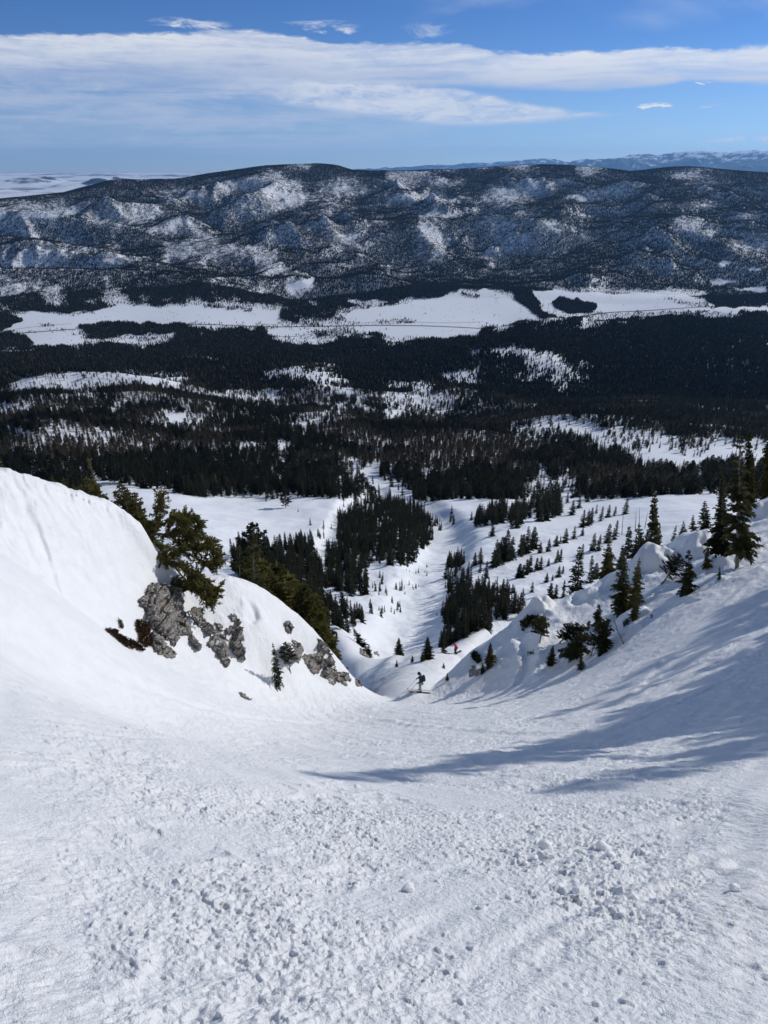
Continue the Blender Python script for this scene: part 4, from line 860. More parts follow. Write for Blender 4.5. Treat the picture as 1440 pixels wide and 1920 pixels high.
STANDS = [ # outline, trees per square metre, height range, template family, label
 ([(634,970),(683,958),(713,946),(744,940),(787,952),(805,976),(811,1013),(787,1037),(771,1059),(753,1065),(695,1059),(670,1031),(634,1022)],0.11,(5.5,9.5),'dark fir in the %s of the big stand in the middle of the gully'),
 ([(618,1030),(660,1025),(674,1034),(682,1075),(680,1118),(650,1122),(612,1095)],0.13,(5,8.5),'dark fir in the %s of the small stand left of the gully floor'),
 ([(438,1070),(430,1040),(470,1025),(512,1030),(573,1020),(603,1053),(605,1100),(600,1135),(579,1163),(536,1132),(481,1090)],0.12,(5,9),'dark fir in the %s of the long stand beyond the second hump'),
 ([(585,1128),(646,1142),(689,1163),(650,1180),(610,1172),(570,1166)],0.38,(2.6,4.8),'small dark fir in the %s of the hedge below the left stands'),
 ([(701,1085),(740,1080),(762,1100),(759,1120),(704,1120)],0.09,(2,3.8),'small fir in the %s of the loose clump on the left gully bank'),
 ([(700,1135),(750,1130),(755,1160),(695,1165)],0.10,(1.4,2.8),'little fir in the %s of the sparse patch left of the gully floor'),
 ([(845,1115),(900,1108),(960,1125),(985,1140),(975,1160),(935,1180),(880,1200),(850,1215),(832,1200)],0.42,(3.0,5.6),'small dark fir in the %s of the dense stand above the shaded bank'),
 ([(838,1055),(866,1050),(880,1085),(875,1115),(845,1125),(832,1090)],0.12,(4,7),'dark fir in the %s of the stand on the right gully bank'),
 ([(820,1215),(850,1195),(865,1205),(850,1222),(830,1228)],0.2,(2.4,4.4),'dark fir in the %s of the clump behind the skier in red'),
 ([(884,985),(890,965),(948,948),(950,972),(930,988)],0.06,(7,11),'dark tree in the %s of the left clump atop the right bowl'),
 ([(955,985),(958,950),(998,948),(996,967),(970,990)],0.06,(7,11),'dark tree in the %s of the middle clump atop the right bowl'),
 ([(999,945),(1050,932),(1052,962),(1012,980)],0.055,(8,12),'dark tree in the %s of the right clump atop the right bowl'),
 ([(800,965),(850,958),(855,985),(815,1000)],0.03,(4,7),'fir in the %s of the small clump right of the big stand'),
 ([(590,985),(628,972),(625,1000),(600,1012)],0.008,(3,5),'scattered fir in the %s of the rim right of the left snow bowl'),
 ([(545,1008),(600,1000),(605,1020),(570,1024)],0.05,(3,5),'small fir in the %s of the patch topping the long stand'),
 ([(640,925),(700,900),(712,945),(660,962),(625,960)],0.012,(6,10),'dark tree in the %s of the open wood above the big stand'),
 ([(832,1098),(850,1112),(842,1205),(812,1195),(818,1130)],0.05,(1.0,2.4),'tiny fir in the %s of the fringe along the right gully bank'),
 ([(700,1062),(757,1078),(790,1050),(806,1062),(775,1125),(745,1095)],0.03,(1.0,2.4),'tiny fir in the %s of the fringe along the left gully bank'),
 ([(860,1095),(930,1090),(985,1105),(960,1122),(880,1112)],0.03,(1.3,2.6),'tiny fir in the %s of the saplings at the right bowl foot')]
BOWL = [(320,330,90),(250,270,100),(290,265,100),(340,260,140),(230,275,90),(375,250,150),(440,285,90),(470,280,130),(490,260,120),(520,220,90),(600,245,130),(640,240,150),(680,220,150),(700,210,110),(570,195,60),(560,110,80),(760,135,70),(790,205,90),(830,165,80),(880,130,60),(850,280,110),(880,270,100),(900,255,100),(960,240,90),(1000,220,80),(1040,210,60),(1100,200,100),(930,200,60),(800,345,80),(850,325,50),(750,370,90),(720,375,50),(695,390,70),(650,420,80),(600,430,70),(910,415,110),(945,415,100),(995,370,120),(1040,350,120),(1115,460,190),(570,400,130),(530,430,160),(490,450,130),(440,470,140),(410,480,190),(380,480,150),(350,500,150),(330,510,110),(250,490,100),(220,500,80),(250,545,70),(285,580,110),(480,575,90),(520,560,100),(540,540,100),(580,530,80),(605,525,80),(650,505,50),(720,480,80),(700,485,80),(820,690,300),(845,460,90),(900,600,160),(925,580,100),(710,570,70),(735,550,50),(740,650,70),(660,695,100),(690,695,90),(735,700,60),(555,660,70),(640,600,60),(675,590,40),(385,655,80),(350,650,50),(440,665,60),(420,665,60),(330,650,40),(1000,560,110),(970,560,90),(1190,440,110),(1230,450,170),(1290,440,160),(1380,370,110),(1420,360,80),
 (365,478,120),(395,470,140),(425,455,110),(500,435,120),(550,405,110),(475,560,70),(500,575,85),(1075,520,110),(1060,560,90),(1150,445,80),(1210,445,110)]
rng = np.random.default_rng(2024)
cand = []   # x, y, z, height, family, label, width
fam_spire = ['spire0', 'spire1', 'spire2', 'spire3']; fam_round = ['round0', 'round1']; fam_grey = ['grey0', 'grey1']; FAMS = fam_spire + fam_round + fam_grey
def rnd_in(poly, dens):
    P = np.array(poly, float); pts = []
    lo = P.min(0); hi = P.max(0); W = []
    for u, v in P:
        h = hit(u, v, 62)
        if h: W.append(h[:2])
    W = np.array(W); lo2 = W.min(0) - 3; hi2 = W.max(0) + 3; n = int((hi2 - lo2).prod() * dens)
    x = rng.uniform(lo2[0], hi2[0], n); y = rng.uniform(lo2[1], hi2[1], n); z = ground(x, y); u, v, d = proj(x, y, z)
    rr_ = np.hypot(x, y); un = u + 900 / rr_ * 2.2 * fbm(x / 9, y / 9, 77, 2); vn = v + 900 / rr_ * 1.0 * fbm(x / 9 + 5, y / 9, 78, 2)
    m = inpoly(un, vn, P) & (rr_ > 61); return x[m], y[m], z[m]
for poly, dens, (h0, h1), lab in STANDS:
    x, y, z = rnd_in(poly, dens)
    pu, pv, _ = proj(x, y, z); Pq = np.array(poly, float); lo_ = Pq.min(0); sp_q = Pq.max(0) - lo_
    for i in range(len(x)):
        part = ('upper', 'middle', 'lower')[int(np.clip((pv[i] - lo_[1]) / sp_q[1] * 3, 0, 2))] + ' ' + ('left', 'central', 'right')[int(np.clip((pu[i] - lo_[0]) / sp_q[0] * 3, 0, 2))]
        cand.append((x[i], y[i], z[i], (h0 + (h1 - h0) * rng.beta(1.6, 1.8)) * (1 if rng.random() < 0.8 else 0.6), FAMS[rng.integers(0, 4)], lab % part, rng.uniform(0.85, 1.2)))
def bowl_label(u, v, px):   # which part of the bowl
    side = 'left' if u < 960 else ('middle' if u < 1080 else 'right'); lev = 'upper' if v < 975 else ('middle' if v < 1040 else 'lower')
    return '%s fir on open snow, %s %s of the right bowl' % ('tall' if px > 120 else ('medium-sized' if px > 75 else 'small'), lev, side)
for bx, by, h in BOWL:
    u = 820 + bx / 3.13; v = 900 + by / 3.13; q = hit(u, v, 92)
    if not q: continue
    x, y, z, r = q; zt_ = float(at_r(u, v - h / 3.13, r)[2]); cand.append((x, y, z, zt_ - z, FAMS[rng.integers(0, 3)], bowl_label(u, v, h), rng.uniform(1.2, 1.65)))
for u, v, vt, fam, lab in [(478,1078,983,'round0','large round-topped pine standing tall at the left end of the long stand'),(500,1062,1003,'spire2','slender fir right of the large round-topped pine'),(536,952,912,'round1','single dark pine at the upper edge of the left snow bowl'),
    (559,960,952,'spire0','tiny lone fir out on the left snow bowl'),(582,985,970,'spire0','pair-sized lone fir near the right side of the left snow bowl'),(607,992,975,'spire1','thin lone sapling on the right rim of the left snow bowl'),(641,1138,1090,'spire1','tall dark fir rising from the hedge of trees below the left stands'),
    (855,1062,1033,'spire2','pointed fir topping the stand on the right bank of the gully'),(688,1100,1072,'spire1','single fir beside the small stand left of the gully floor')]:
    q = hit(u, v, 60)
    if q: x, y, z, r = q; zt_ = float(at_r(u, vt, r)[2]); cand.append((x, y, z, zt_ - z, fam, lab, 1.15))
# continuous forest from the foot of the bowls to the valley
def cover(u, v):
    g = np.where(v < 590, grid_dens(FARROWS, 305, u, v), grid_dens(MIDROWS, 590, u, v))
    g = np.where(np.abs(v - 590) < 6, 0.5 * grid_dens(FARROWS, 305, u, np.minimum(v, 589)) + 0.5 * grid_dens(MIDROWS, 590, u, np.maximum(v, 591)), g)
    for P in CLEAR: g = np.where(inpoly(u, v, P), 0, g)
    for P, c in GROVE: g = np.where(inpoly(u, v, P), c, g)
    return np.where((u < -120) | (u > 1560), 0.6, g)
def scatter(r0, r1, per_m2, seed, amax=33.0):
    rg = np.random.default_rng(seed); am = R(amax); n = int(am * (r1 * r1 - r0 * r0) * per_m2)
    r = np.sqrt(rg.uniform(r0 * r0, r1 * r1, n)); a = rg.uniform(-am, am, n); x, y = r * np.sin(a), r * np.cos(a)
    z = ground(x, y); u, v, d = proj(x, y, z)
    wv = 1.0 + 0 * u
    uu = u + 9 * perlin(x / (r * 0.02), y / (r * 0.02), 601) ; vv = v + 5 * perlin(x / (r * 0.02) + 5, y / (r * 0.02), 602)
    far_ = r > 2600; uu = uu + far_ * 3.5 * fbm(x / 45, y / 90, 621, 2); vv = vv + far_ * 1.6 * fbm(x / 45 + 4, y / 90, 622, 2)
    g = cover(uu, vv)
    clump = fbm(x / (20 + r / 70), y / (20 + r / 70), 603, 3) * 0.6 + 0.35 * fbm(x / 150, y / 150, 604, 2)
    fld = g + clump * 0.42; p = 0.05 * np.clip(g * 2.5, 0, 1) + 0.24 * g + 0.78 * sstep(fld, 0.42, 0.80); p = np.where(g < 0.04, np.where((v > 540) & (v < 650), 0.0015 + 0.035 * sstep(fbm(x / 90, y / 160, 631, 3), 0.45, 0.9), 0), np.clip(p, 0, 1))
    return x, y, z, r, u, v, d, p, g, rg
x, y, z, r, u, v, d, p, g, rg = scatter(430, 1700, 0.030, 701)
bowlL = inpoly(u, v, [(180,900),(255,914),(330,926),(400,937),(480,943),(560,952),(625,957),(640,985),(560,1030),(200,1100)])
m = (rg.random(len(x)) < p) & ~bowlL & (v < 946) & (r > 330)
x, y, z, r, u, v, g = [q[m] for q in (x, y, z, r, u, v, g)]
grey = (fbm(x / 130, y / 130, 605, 2) + 1.6 * np.exp(-((u - 850) / 150) ** 2 - ((v - 840) / 40) ** 2) + 0.55 * ((u < 420) & (v > 775) & (v < 870)) + 0.3 * (v < 760)) > 0.45
for i in range(len(x)):
    fam = FAMS[6 + rng.integers(0, 2)] if grey[i] else FAMS[rng.choice([0, 1, 2, 3, 4, 5], p=[.22, .2, .12, .2, .16, .10])]
    side = 'left' if u[i] < 640 else ('middle' if u[i] < 980 else 'right')
    cand.append((x[i], y[i], z[i], rng.uniform(9, 16) * (1.0 if g[i] > 0.5 else 0.85), fam, 'dark conifer at the lower edge of the forest on the %s side' % side if side != 'middle' else 'dark conifer at the lower edge of the forest above the gully', rng.uniform(0.85, 1.2)))
CX = np.array([[c[0], c[1], c[2], c[3]] for c in cand])
uu, vv, dd = proj(CX[:, 0], CX[:, 1], CX[:, 2] + CX[:, 3] * 0.6)
px = CX[:, 3] / dd * F
# which of them the ground leaves in view
vis = np.ones(len(CX), bool)
for s_ in np.concatenate([np.linspace(0.02, 0.6, 40), np.linspace(0.6, 0.985, 40)]):
    qx, qy, qz = CX[:, 0] * s_, CX[:, 1] * s_, (CX[:, 2] + CX[:, 3] * 0.6) * s_; vis &= (ground(qx, qy) < qz + 0.02)
vis &= (uu > 2) & (uu < 1438)
order = [i for i in np.argsort(-px) if vis[i]]
solo = set(order[:265])
seen_cells = {}
for i in list(solo):
    xx, yy, zz, h, fam, lab, w = cand[i]
    e = plant('fir_tree' if fam.startswith('spire') else 'pine_tree', fam, (xx, yy, zz - 0.1), h, lab, 'fir tree' if fam.startswith('spire') else 'pine tree', None, w, rng.random() * 6.28)
    pu, pv, _ = proj(xx, yy, zz); pu2, pv2, _ = proj(xx, yy, zz + h); tilt(e, up_at(float(pu), float(pv), float(pv2), math.hypot(xx, yy)), 0.6)
from collections import Counter
cnt = Counter(o['label'] for o in COL.objects if o.get('category'))
for o in COL.objects:
    if o.get('category') and cnt[o['label']] > 1 and not o.get('group'): o['group'] = 'trees: ' + o['label'].split(' ', 1)[1]

# the rest of the forest: one mass, points carrying copies of the tree shapes
rest = [i for i in range(len(cand)) if i not in solo]
PT = np.array([[cand[i][0], cand[i][1], cand[i][2] - 0.2] for i in rest]); HS = np.array([cand[i][3] / 10 for i in rest]); WD = np.array([cand[i][6] for i in rest]); FM = np.array([FAMS.index(cand[i][4]) for i in rest])
me = bpy.data.meshes.new('forest'); me.vertices.add(len(PT)); me.vertices.foreach_set('co', PT.astype(np.float32).ravel())
for nm, val, ty in (('fam', FM.astype(np.int32), 'INT'), ('rot', rng.uniform(0, 6.28, len(PT)).astype(np.float32), 'FLOAT')):
    at = me.attributes.new(nm, ty, 'POINT'); at.data.foreach_set('value', val)
at = me.attributes.new('sc', 'FLOAT_VECTOR', 'POINT'); at.data.foreach_set('vector', np.stack([HS * WD, HS * WD, HS], 1).astype(np.float32).ravel())
fo = link(bpy.data.objects.new('forest', me)); tag(fo, kind='stuff')
ng = bpy.data.node_groups.new('forest', 'GeometryNodeTree'); ng.interface.new_socket('Geometry', in_out='INPUT', socket_type='NodeSocketGeometry'); ng.interface.new_socket('Geometry', in_out='OUTPUT', socket_type='NodeSocketGeometry')
gi = ng.nodes.new('NodeGroupInput'); go = ng.nodes.new('NodeGroupOutput'); jn = ng.nodes.new('GeometryNodeJoinGeometry')
def attr(nm, ty):
    n = ng.nodes.new('GeometryNodeInputNamedAttribute'); n.data_type = ty; n.inputs[0].default_value = nm; return n.outputs[0]
src = {}
for k, nm in enumerate(FAMS):
    jt = ng.nodes.new('GeometryNodeJoinGeometry')
    for me_ in TPL[nm][:2]:
        ob = bpy.data.objects.new(nm, me_); oi = ng.nodes.new('GeometryNodeObjectInfo'); oi.inputs[0].default_value = ob; oi.transform_space = 'ORIGINAL'; ng.links.new(oi.outputs['Geometry'], jt.inputs[0])
    ip = ng.nodes.new('GeometryNodeInstanceOnPoints'); cmpn = ng.nodes.new('FunctionNodeCompare'); cmpn.data_type = 'INT'; cmpn.operation = 'EQUAL'
    ng.links.new(attr('fam', 'INT'), cmpn.inputs[2]); cmpn.inputs[3].default_value = k
    ng.links.new(gi.outputs[0], ip.inputs['Points']); ng.links.new(cmpn.outputs[0], ip.inputs['Selection']); ng.links.new(jt.outputs[0], ip.inputs['Instance'])
    cb = ng.nodes.new('ShaderNodeCombineXYZ'); ng.links.new(attr('rot', 'FLOAT'), cb.inputs[2]); er = ng.nodes.new('FunctionNodeEulerToRotation'); ng.links.new(cb.outputs[0], er.inputs[0]); ng.links.new(er.outputs[0], ip.inputs['Rotation'])
    ng.links.new(attr('sc', 'FLOAT_VECTOR'), ip.inputs['Scale']); ng.links.new(ip.outputs[0], jn.inputs[0])
ng.links.new(jn.outputs[0], go.inputs[0]); md = fo.modifiers.new('forest', 'NODES'); md.node_group = ng
print('candidates', len(cand), 'solo', len(solo), 'smallest px', px[order[234]] if len(order) > 234 else None)

# distant forest: small ragged cones, one mesh
def cones(x, y, z, h, w, rg, sides=5, tiers=2):
    n = len(x); V = []; T = []; k = sides + 1; a0 = rg.uniform(0, 6.28, n)
    Vs = np.zeros((n, tiers * k, 3)); Ts = []
    for t in range(tiers):
        zb_ = z + h * (0.10 + 0.42 * t); zt2 = z + h * (1.0 if t == tiers - 1 else 0.78); rad = w * (1 - 0.42 * t)
        for s_ in range(sides):
            a = a0 + 6.283 * s_ / sides + 0.5 * t; q = rad * rg.uniform(0.6, 1.25, n); Vs[:, t * k + s_] = np.stack([x + q * np.cos(a), y + q * np.sin(a), zb_ + rg.uniform(-0.06, 0.06, n) * h], 1)
        Vs[:, t * k + sides] = np.stack([x, y, zt2], 1)
        Ts += [(t * k + s_, t * k + (s_ + 1) % sides, t * k + sides) for s_ in range(sides)]
    T = (np.arange(n)[:, None, None] * (tiers * k) + np.array(Ts)[None]).reshape(-1, 3); return Vs.reshape(-1, 3), T
x, y, z, r, u, v, d, p, g, rg = scatter(1700, 4700, 0.043, 702)
kp = rg.random(len(x)) < p; x, y, z, r, g, u, v = [q[kp] for q in (x, y, z, r, g, u, v)]
h = rg.uniform(9, 17, len(x)) * np.where(g < 0.45, 0.8, 1.0); brush = (v > 540) & (v < 648) & (g < 0.5) & (rg.random(len(x)) < np.where(g < 0.04, 0.95, 0.6)); h = np.where(brush, h * 0.35, h)
Vm, Tm = cones(x, y, z, h, h * rg.uniform(0.16, 0.27, len(x)) * np.where(brush, 2.2, 1.0), rg, 5, 2)
mi = np.where(np.repeat(brush, 10), 1, np.where(np.repeat(rg.random(len(x)) < 0.25, 10), 2, 0))
o = link(bpy.data.objects.new('valley_forest', np_mesh('valley_forest', Vm, Tm, [m_fir, m_brush, m_grey], False, mi))); tag(o, kind='stuff'); n1_ = len(x)
x, y, z, r, u, v, d, p, g, rg = scatter(4400, 10300, 0.026, 703)
gx = (ground(x + 18, y) - ground(x - 18, y)) / 36; gy = (ground(x, y + 18) - ground(x, y - 18)) / 36; lit = -(gx * S.x + gy * S.y) / math.cos(R(SUN_EL))
fld = 1.2 * g + 0.05 - 0.75 * np.clip(lit + 0.06, -0.35, 0.35) + 0.24 * fbm(x / 70, y / 120, 611, 3) + 0.30 * fbm(x / 30, y / 52, 612, 2); p = np.clip(0.11 + 0.27 * g + 0.85 * sstep(fld, 0.50, 0.78), 0, 1); p = np.where(g < 0.03, 0, p); p = np.where(r < 4700, p * sstep(r, 4400, 4700), p)
kp = rg.random(len(x)) < p; x, y, z, r, g = [q[kp] for q in (x, y, z, r, g)]
h = rg.uniform(8, 15, len(x)) * (0.72 + 0.28 * sstep(g, 0.35, 0.7)); Vm, Tm = cones(x, y, z, h, h * rg.uniform(0.13, 0.22, len(x)), rg, 4, 1)
o = link(bpy.data.objects.new('hill_forest', np_mesh('hill_forest', Vm, Tm, [m_fir], False))); tag(o, kind='stuff')
print('distant trees', n1_, len(x))

# ------------------------------------------------------------------ rocks and low shrubs
m_rock, t_, b_ = material('limestone', (0.28, 0.25, 0.22), 0.9, 0.15)
f1 = noise_node(t_, 1.6, 6, 0.7); f2 = noise_node(t_, 7.0, 6, 0.7, None, 0.8); f3 = noise_node(t_, 0.9, 4, 0.6)
base_ = ramp(t_, f2, [(0.34, (0.07, 0.062, 0.055)), (0.48, (0.26, 0.24, 0.22)), (0.72, (0.46, 0.435, 0.405))])
rm = N(t_, 'ShaderNodeMix', data_type='RGBA'); t_.links.new(smooth(t_, f1, 0.58, 0.70, 0.0, 0.55), rm.inputs[0]); t_.links.new(base_, rm.inputs[6]); rm.inputs[7].default_value = (0.20, 0.105, 0.065, 1)
gq = N(t_, 'ShaderNodeNewGeometry'); sq2 = N(t_, 'ShaderNodeSeparateXYZ'); t_.links.new(gq.outputs['Normal'], sq2.inputs[0])
sn = smooth(t_, M(t_, 'ADD', sq2.outputs[2], M(t_, 'MULTIPLY', f1, 0.5)), 1.20, 1.27); rs = N(t_, 'ShaderNodeMix', data_type='RGBA'); t_.links.new(sn, rs.inputs[0]); t_.links.new(rm.outputs[2], rs.inputs[6]); rs.inputs[7].default_value = (0.88, 0.90, 0.92, 1)   # snow lying on ledges
t_.links.new(rs.outputs[2], b_.inputs['Base Color'])
bump(t_, b_, M(t_, 'ADD', f2, M(t_, 'MULTIPLY', noise_node(t_, 22.0, 5, 0.7), 0.4)), 0.9, 0.12)
m_shrub = foliage_mat('rusty_juniper', (0.032, 0.018, 0.010), (0.10, 0.052, 0.024))
def hits(U, V, d0, d1, n=260):
    ds = np.linspace(d0, d1, n)[:, None]; X, Y, Z = ray(U, V); gx, gy, gz = X * ds, Y * ds, Z * ds
    g = ground(gx.ravel(), gy.ravel()).reshape(gx.shape); below = gz < g; k = np.argmax(below, 0); k = np.where(below.any(0), k, n - 1); k0 = np.maximum(k - 1, 0); i = np.arange(len(U))
    a = gz[k0, i] - g[k0, i]; b = g[k, i] - gz[k, i]; t = np.where(a + b > 1e-9, a / (a + b + 1e-12), 0).clip(0, 1); dd = ds[k0, 0] + t * (ds[k, 0] - ds[k0, 0])
    return np.stack([X * dd, Y * dd, Z * dd], 1), dd
def rock_from(poly, d0, d1, thick, seed, label, step=1.15, crag=1.0):
    P = np.array(poly, float); lo = P.min(0) - step * 2; hi = P.max(0) + step * 2
    us = np.arange(lo[0], hi[0], step); vs = np.arange(lo[1], hi[1], step); U, V = np.meshgrid(us, vs)
    Uw = U + 3.2 * perlin(U / 6.0, V / 6.0, seed) + 1.6 * perlin(U / 2, V / 2, seed + 1); Vw = V + 3.2 * perlin(U / 6.0, V / 6.0, seed + 2) + 1.2 * perlin(U / 2, V / 2, seed + 3)
    ins = inpoly(Uw, Vw, P); dist, _ = polydist(Uw, Vw, np.vstack([P, P[:1]])); dist = np.where(ins, dist, -dist)
    H3, dd = hits(U.ravel(), V.ravel(), d0, d1); med = np.median(dd[ins.ravel()]); bad = np.abs(dd - med) > 4.0
    X_, Y_, Z_ = ray(U.ravel(), V.ravel()); H3[bad] = np.stack([X_, Y_, Z_], 1)[bad] * med; dd = np.where(bad, med, dd)
    s_ = med / F; g = H3.reshape(*U.shape, 3)
    D = dist * s_; q = np.clip(D / (0.42 * thick), -0.6, 1); prof = np.where(D > 0, np.sin(np.clip(q, 0, 1) * math.pi / 2) ** 0.6, q) * thick
    # blocky facets and cracks, in metres on the face
    fx, fy = U * s_, V * s_; wx = fx + 0.15 * perlin(fx / 0.5, fy / 0.5, seed + 5); wy = fy + 0.15 * perlin(fx / 0.5, fy / 0.5, seed + 6)
    rxx, ryy = wx * 0.86 + wy * 0.5, -wx * 0.5 + wy * 0.86
    cell = lambda a, b, k: hf(np.floor(a).astype(np.int64), np.floor(b).astype(np.int64), seed + k)
    tl1 = rxx / 0.85; tl2 = ryy / 1.4; c1_ = cell(tl1, tl2, 21) - 0.5; c2_ = cell(tl1, tl2, 22) - 0.5
    blk = 0.22 * c1_ + 0.38 * c2_ * (tl1 - np.floor(tl1) - 0.5) + 0.30 * c1_ * (tl2 - np.floor(tl2) - 0.5) + (cell(rxx / 0.42, ryy / 0.75, 7) - 0.5) * 0.30 + (cell(rxx / 0.19 + 0.4, ryy / 0.33, 8) - 0.5) * 0.13
    crk = ridged(rxx / 0.7, ryy / 1.5, seed + 9, 4, 0.55) - 1.0
    prof = prof + np.where(D > 0, sstep(D, 0, 0.12) * crag * thick ** 0.5 * (2.1 * blk + 0.34 * crk + 0.05 * fbm(fx / 0.12, fy / 0.12, seed + 10, 3)), 0)
    view = -unit(g); nrm = unit(view * 0.55 + np.array([0.45, -0.25, 0.35]))
    W = g + nrm * prof[..., None]; keep = D > -0.5 * thick; nn, mm_ = U.shape
    idx = np.arange(nn * mm_).reshape(nn, mm_); kq = keep[:-1, :-1] & keep[1:, :-1] & keep[:-1, 1:] & keep[1:, 1:]
    q4 = np.stack([idx[:-1, :-1], idx[1:, :-1], idx[1:, 1:], idx[:-1, 1:]], -1)[kq]
    back = (g - nrm * (0.45 * thick + 0.1)).reshape(-1, 3); VV = np.concatenate([W.reshape(-1, 3), back]); off = nn * mm_
    edges = {}
    for f in q4:
        for a, b in zip(f, np.roll(f, -1)): edges[(int(a), int(b))] = 1
    rimq = [(b, a, a + off, b + off) for (a, b) in edges if (b, a) not in edges]
    Q = np.concatenate([q4, q4[:, ::-1] + off, np.array(rimq)]) if len(rimq) else q4
    used, inv = np.unique(Q, return_inverse=True); VV = VV[used]; Q = inv.reshape(Q.shape); c = VV.mean(0)
    o = link(bpy.data.objects.new('rock', np_mesh('rock', VV - c, Q, m_rock, False))); o.location = c; tag(o, label, 'rock'); return o
ROCKS = [
 ([(279,1096),(296,1092),(311,1098),(333,1104),(342,1131),(350,1155),(357,1181),(365,1201),(377,1218),(370,1220),(357,1207),(352,1192),(337,1190),(328,1212),(313,1201),(300,1190),(282,1177),(274,1164),(274,1142),(261,1135),(260,1122),(272,1116)],0.75,'largest craggy grey cliff rock right below the wind-bent pine'),
 ([(282,1183),(300,1192),(317,1212),(331,1225),(328,1234),(313,1234),(291,1221),(285,1212)],0.45,'sloping grey rock slab at the foot of the largest cliff, beside the rusty juniper'),
 ([(350,1148),(363,1137),(377,1140),(383,1151),(377,1168),(366,1170)],0.40,'rounded grey boulder just right of the largest cliff rock'),
 ([(368,1170),(381,1159),(398,1175),(409,1186),(420,1190),(422,1207),(429,1234),(429,1249),(422,1251),(412,1234),(401,1221),(385,1205),(398,1199),(381,1183)],0.5,'long jagged brown-grey rock running down from the rounded boulder'),
 ([(420,1180),(438,1171),(451,1176),(457,1200),(449,1202),(458,1224),(459,1238),(444,1236),(436,1224),(431,1213),(424,1198)],0.5,'blocky grey rock at the right end of the first rock group'),
 ([(427,1153),(438,1151),(452,1167),(448,1175),(438,1167)],0.3,'small dark rock slab above the blocky grey rock'),
 ([(402,1167),(413,1169),(420,1182),(409,1186)],0.3,'little grey stone wedged left of the blocky grey rock'),
 ([(531,1169),(542,1163),(548,1173),(547,1188),(539,1187)],0.3,'lone brown stone showing high on the second snow hump'),
 ([(547,1198),(560,1205),(569,1214),(567,1226),(560,1244),(547,1238),(540,1224),(553,1218)],0.42,'leftmost rock of the second rock band, behind the stunted pine'),
 ([(569,1227),(598,1224),(607,1247),(600,1256),(589,1267),(576,1251),(566,1233)],0.5,'broad grey rock in the middle of the second rock band'),
 ([(596,1198),(613,1211),(624,1238),(630,1258),(618,1253),(613,1244),(604,1238),(596,1224)],0.42,'tall narrow rock fin at the top of the second rock band'),
 ([(600,1260),(613,1249),(631,1260),(644,1273),(652,1287),(640,1282),(630,1275),(626,1287),(616,1278)],0.4,'broken rock at the lower edge of the second rock band'),
 ([(633,1258),(651,1262),(659,1278),(649,1278),(636,1268)],0.35,'flat grey rock near the right end of the second rock band'),
 ([(665,1275),(673,1275),(679,1288),(668,1286)],0.3,'last small stone at the toe of the left spur'),
 ([(447,1297),(456,1299),(472,1314),(462,1312),(451,1305)],0.15,'thin dark stone lying alone on the snow below the left rocks'),
 ([(880,1257),(888,1246),(892,1253),(887,1268),(881,1268)],0.3,'left one of the dark rocks on the shaded bank right of the skier'),
 ([(890,1263),(898,1250),(901,1257),(893,1268)],0.25,'middle one of the dark rocks on the shaded bank right of the skier'),
 ([(903,1255),(907,1247),(912,1258),(908,1262)],0.25,'right one of the dark rocks on the shaded bank under the lone fir'),
]
for k, (P, th_, lab) in enumerate(ROCKS): rock_from(P, 12 if P[0][0] < 700 else 30, 62, th_, 900 + k * 13, lab)
rock_from([(676,1216),(691,1218),(697,1231),(684,1237),(676,1231)], 55, 110, 0.6, 1300, 'dark rocks on the snow bank left of the gully floor')
rock_from([(699,1222),(706,1222),(713,1229),(704,1229)], 55, 110, 0.4, 1313, 'small dark stone right of the rocks on the left gully bank')
def shrub_from(poly, d0, d1, label, n, size, mat=m_shrub, name='juniper_shrub', high=0.14):
    rg = np.random.default_rng(int(poly[0][0])); P = np.array(poly, float); lo = P.min(0); hi = P.max(0)
    U = rg.uniform(lo[0], hi[0], n * 3); V = rg.uniform(lo[1], hi[1], n * 3); m = inpoly(U, V, P); U, V = U[m][:n], V[m][:n]; H3, dd = hits(U, V, d0, d1)
    med = np.median(dd); ok = np.abs(dd - med) < 3; H3 = H3[ok]; leaf = Soup(); wood = Soup()
    H3 = H3 + np.array([0.2, -0.3, 1.0]) * (high * rg.random(len(H3)) ** 0.7)[:, None]
    spray(leaf, [(p, np.array([0.25, -0.1, 0.55])) for p in H3], 7, size, rg, 0.8, 0.3)
    for p in H3[::9]: wood.tube(np.stack([p - np.array([0, 0, 0.25]), p]), [0.012, 0.005], 3)
    c = H3.mean(0); e = link(bpy.data.objects.new(name, None)); e.location = c; tag(e, label, 'shrub')
    for nm, s_, mt in (('foliage', leaf, mat), ('stems', wood, m_bark)):
        o = link(bpy.data.objects.new(nm, s_.mesh(nm, mt)), e); o.location = -c
shrub_from([(200,1181),(217,1183),(234,1197),(258,1207),(274,1221),(265,1222),(247,1218),(215,1207),(204,1194)], 12, 62, 'long flat mat of rusty brown juniper at the lower left of the cliff', 520, 0.10)
shrub_from([(256,1164),(269,1166),(281,1181),(282,1199),(291,1212),(274,1214),(256,1203),(262,1199),(256,1181)], 12, 62, 'upright patch of rusty brown juniper against the left side of the cliff', 420, 0.11)
shrub_from([(222,1163),(231,1168),(230,1181),(226,1177)], 12, 62, 'small dark sprig of juniper poking through the snow above the flat mat', 50, 0.08)
shrub_from([(272,1110),(285,1096),(300,1094),(285,1104),(270,1135),(262,1130)], 12, 62, 'thin rusty growth along the upper left edge of the largest cliff rock', 110, 0.08)
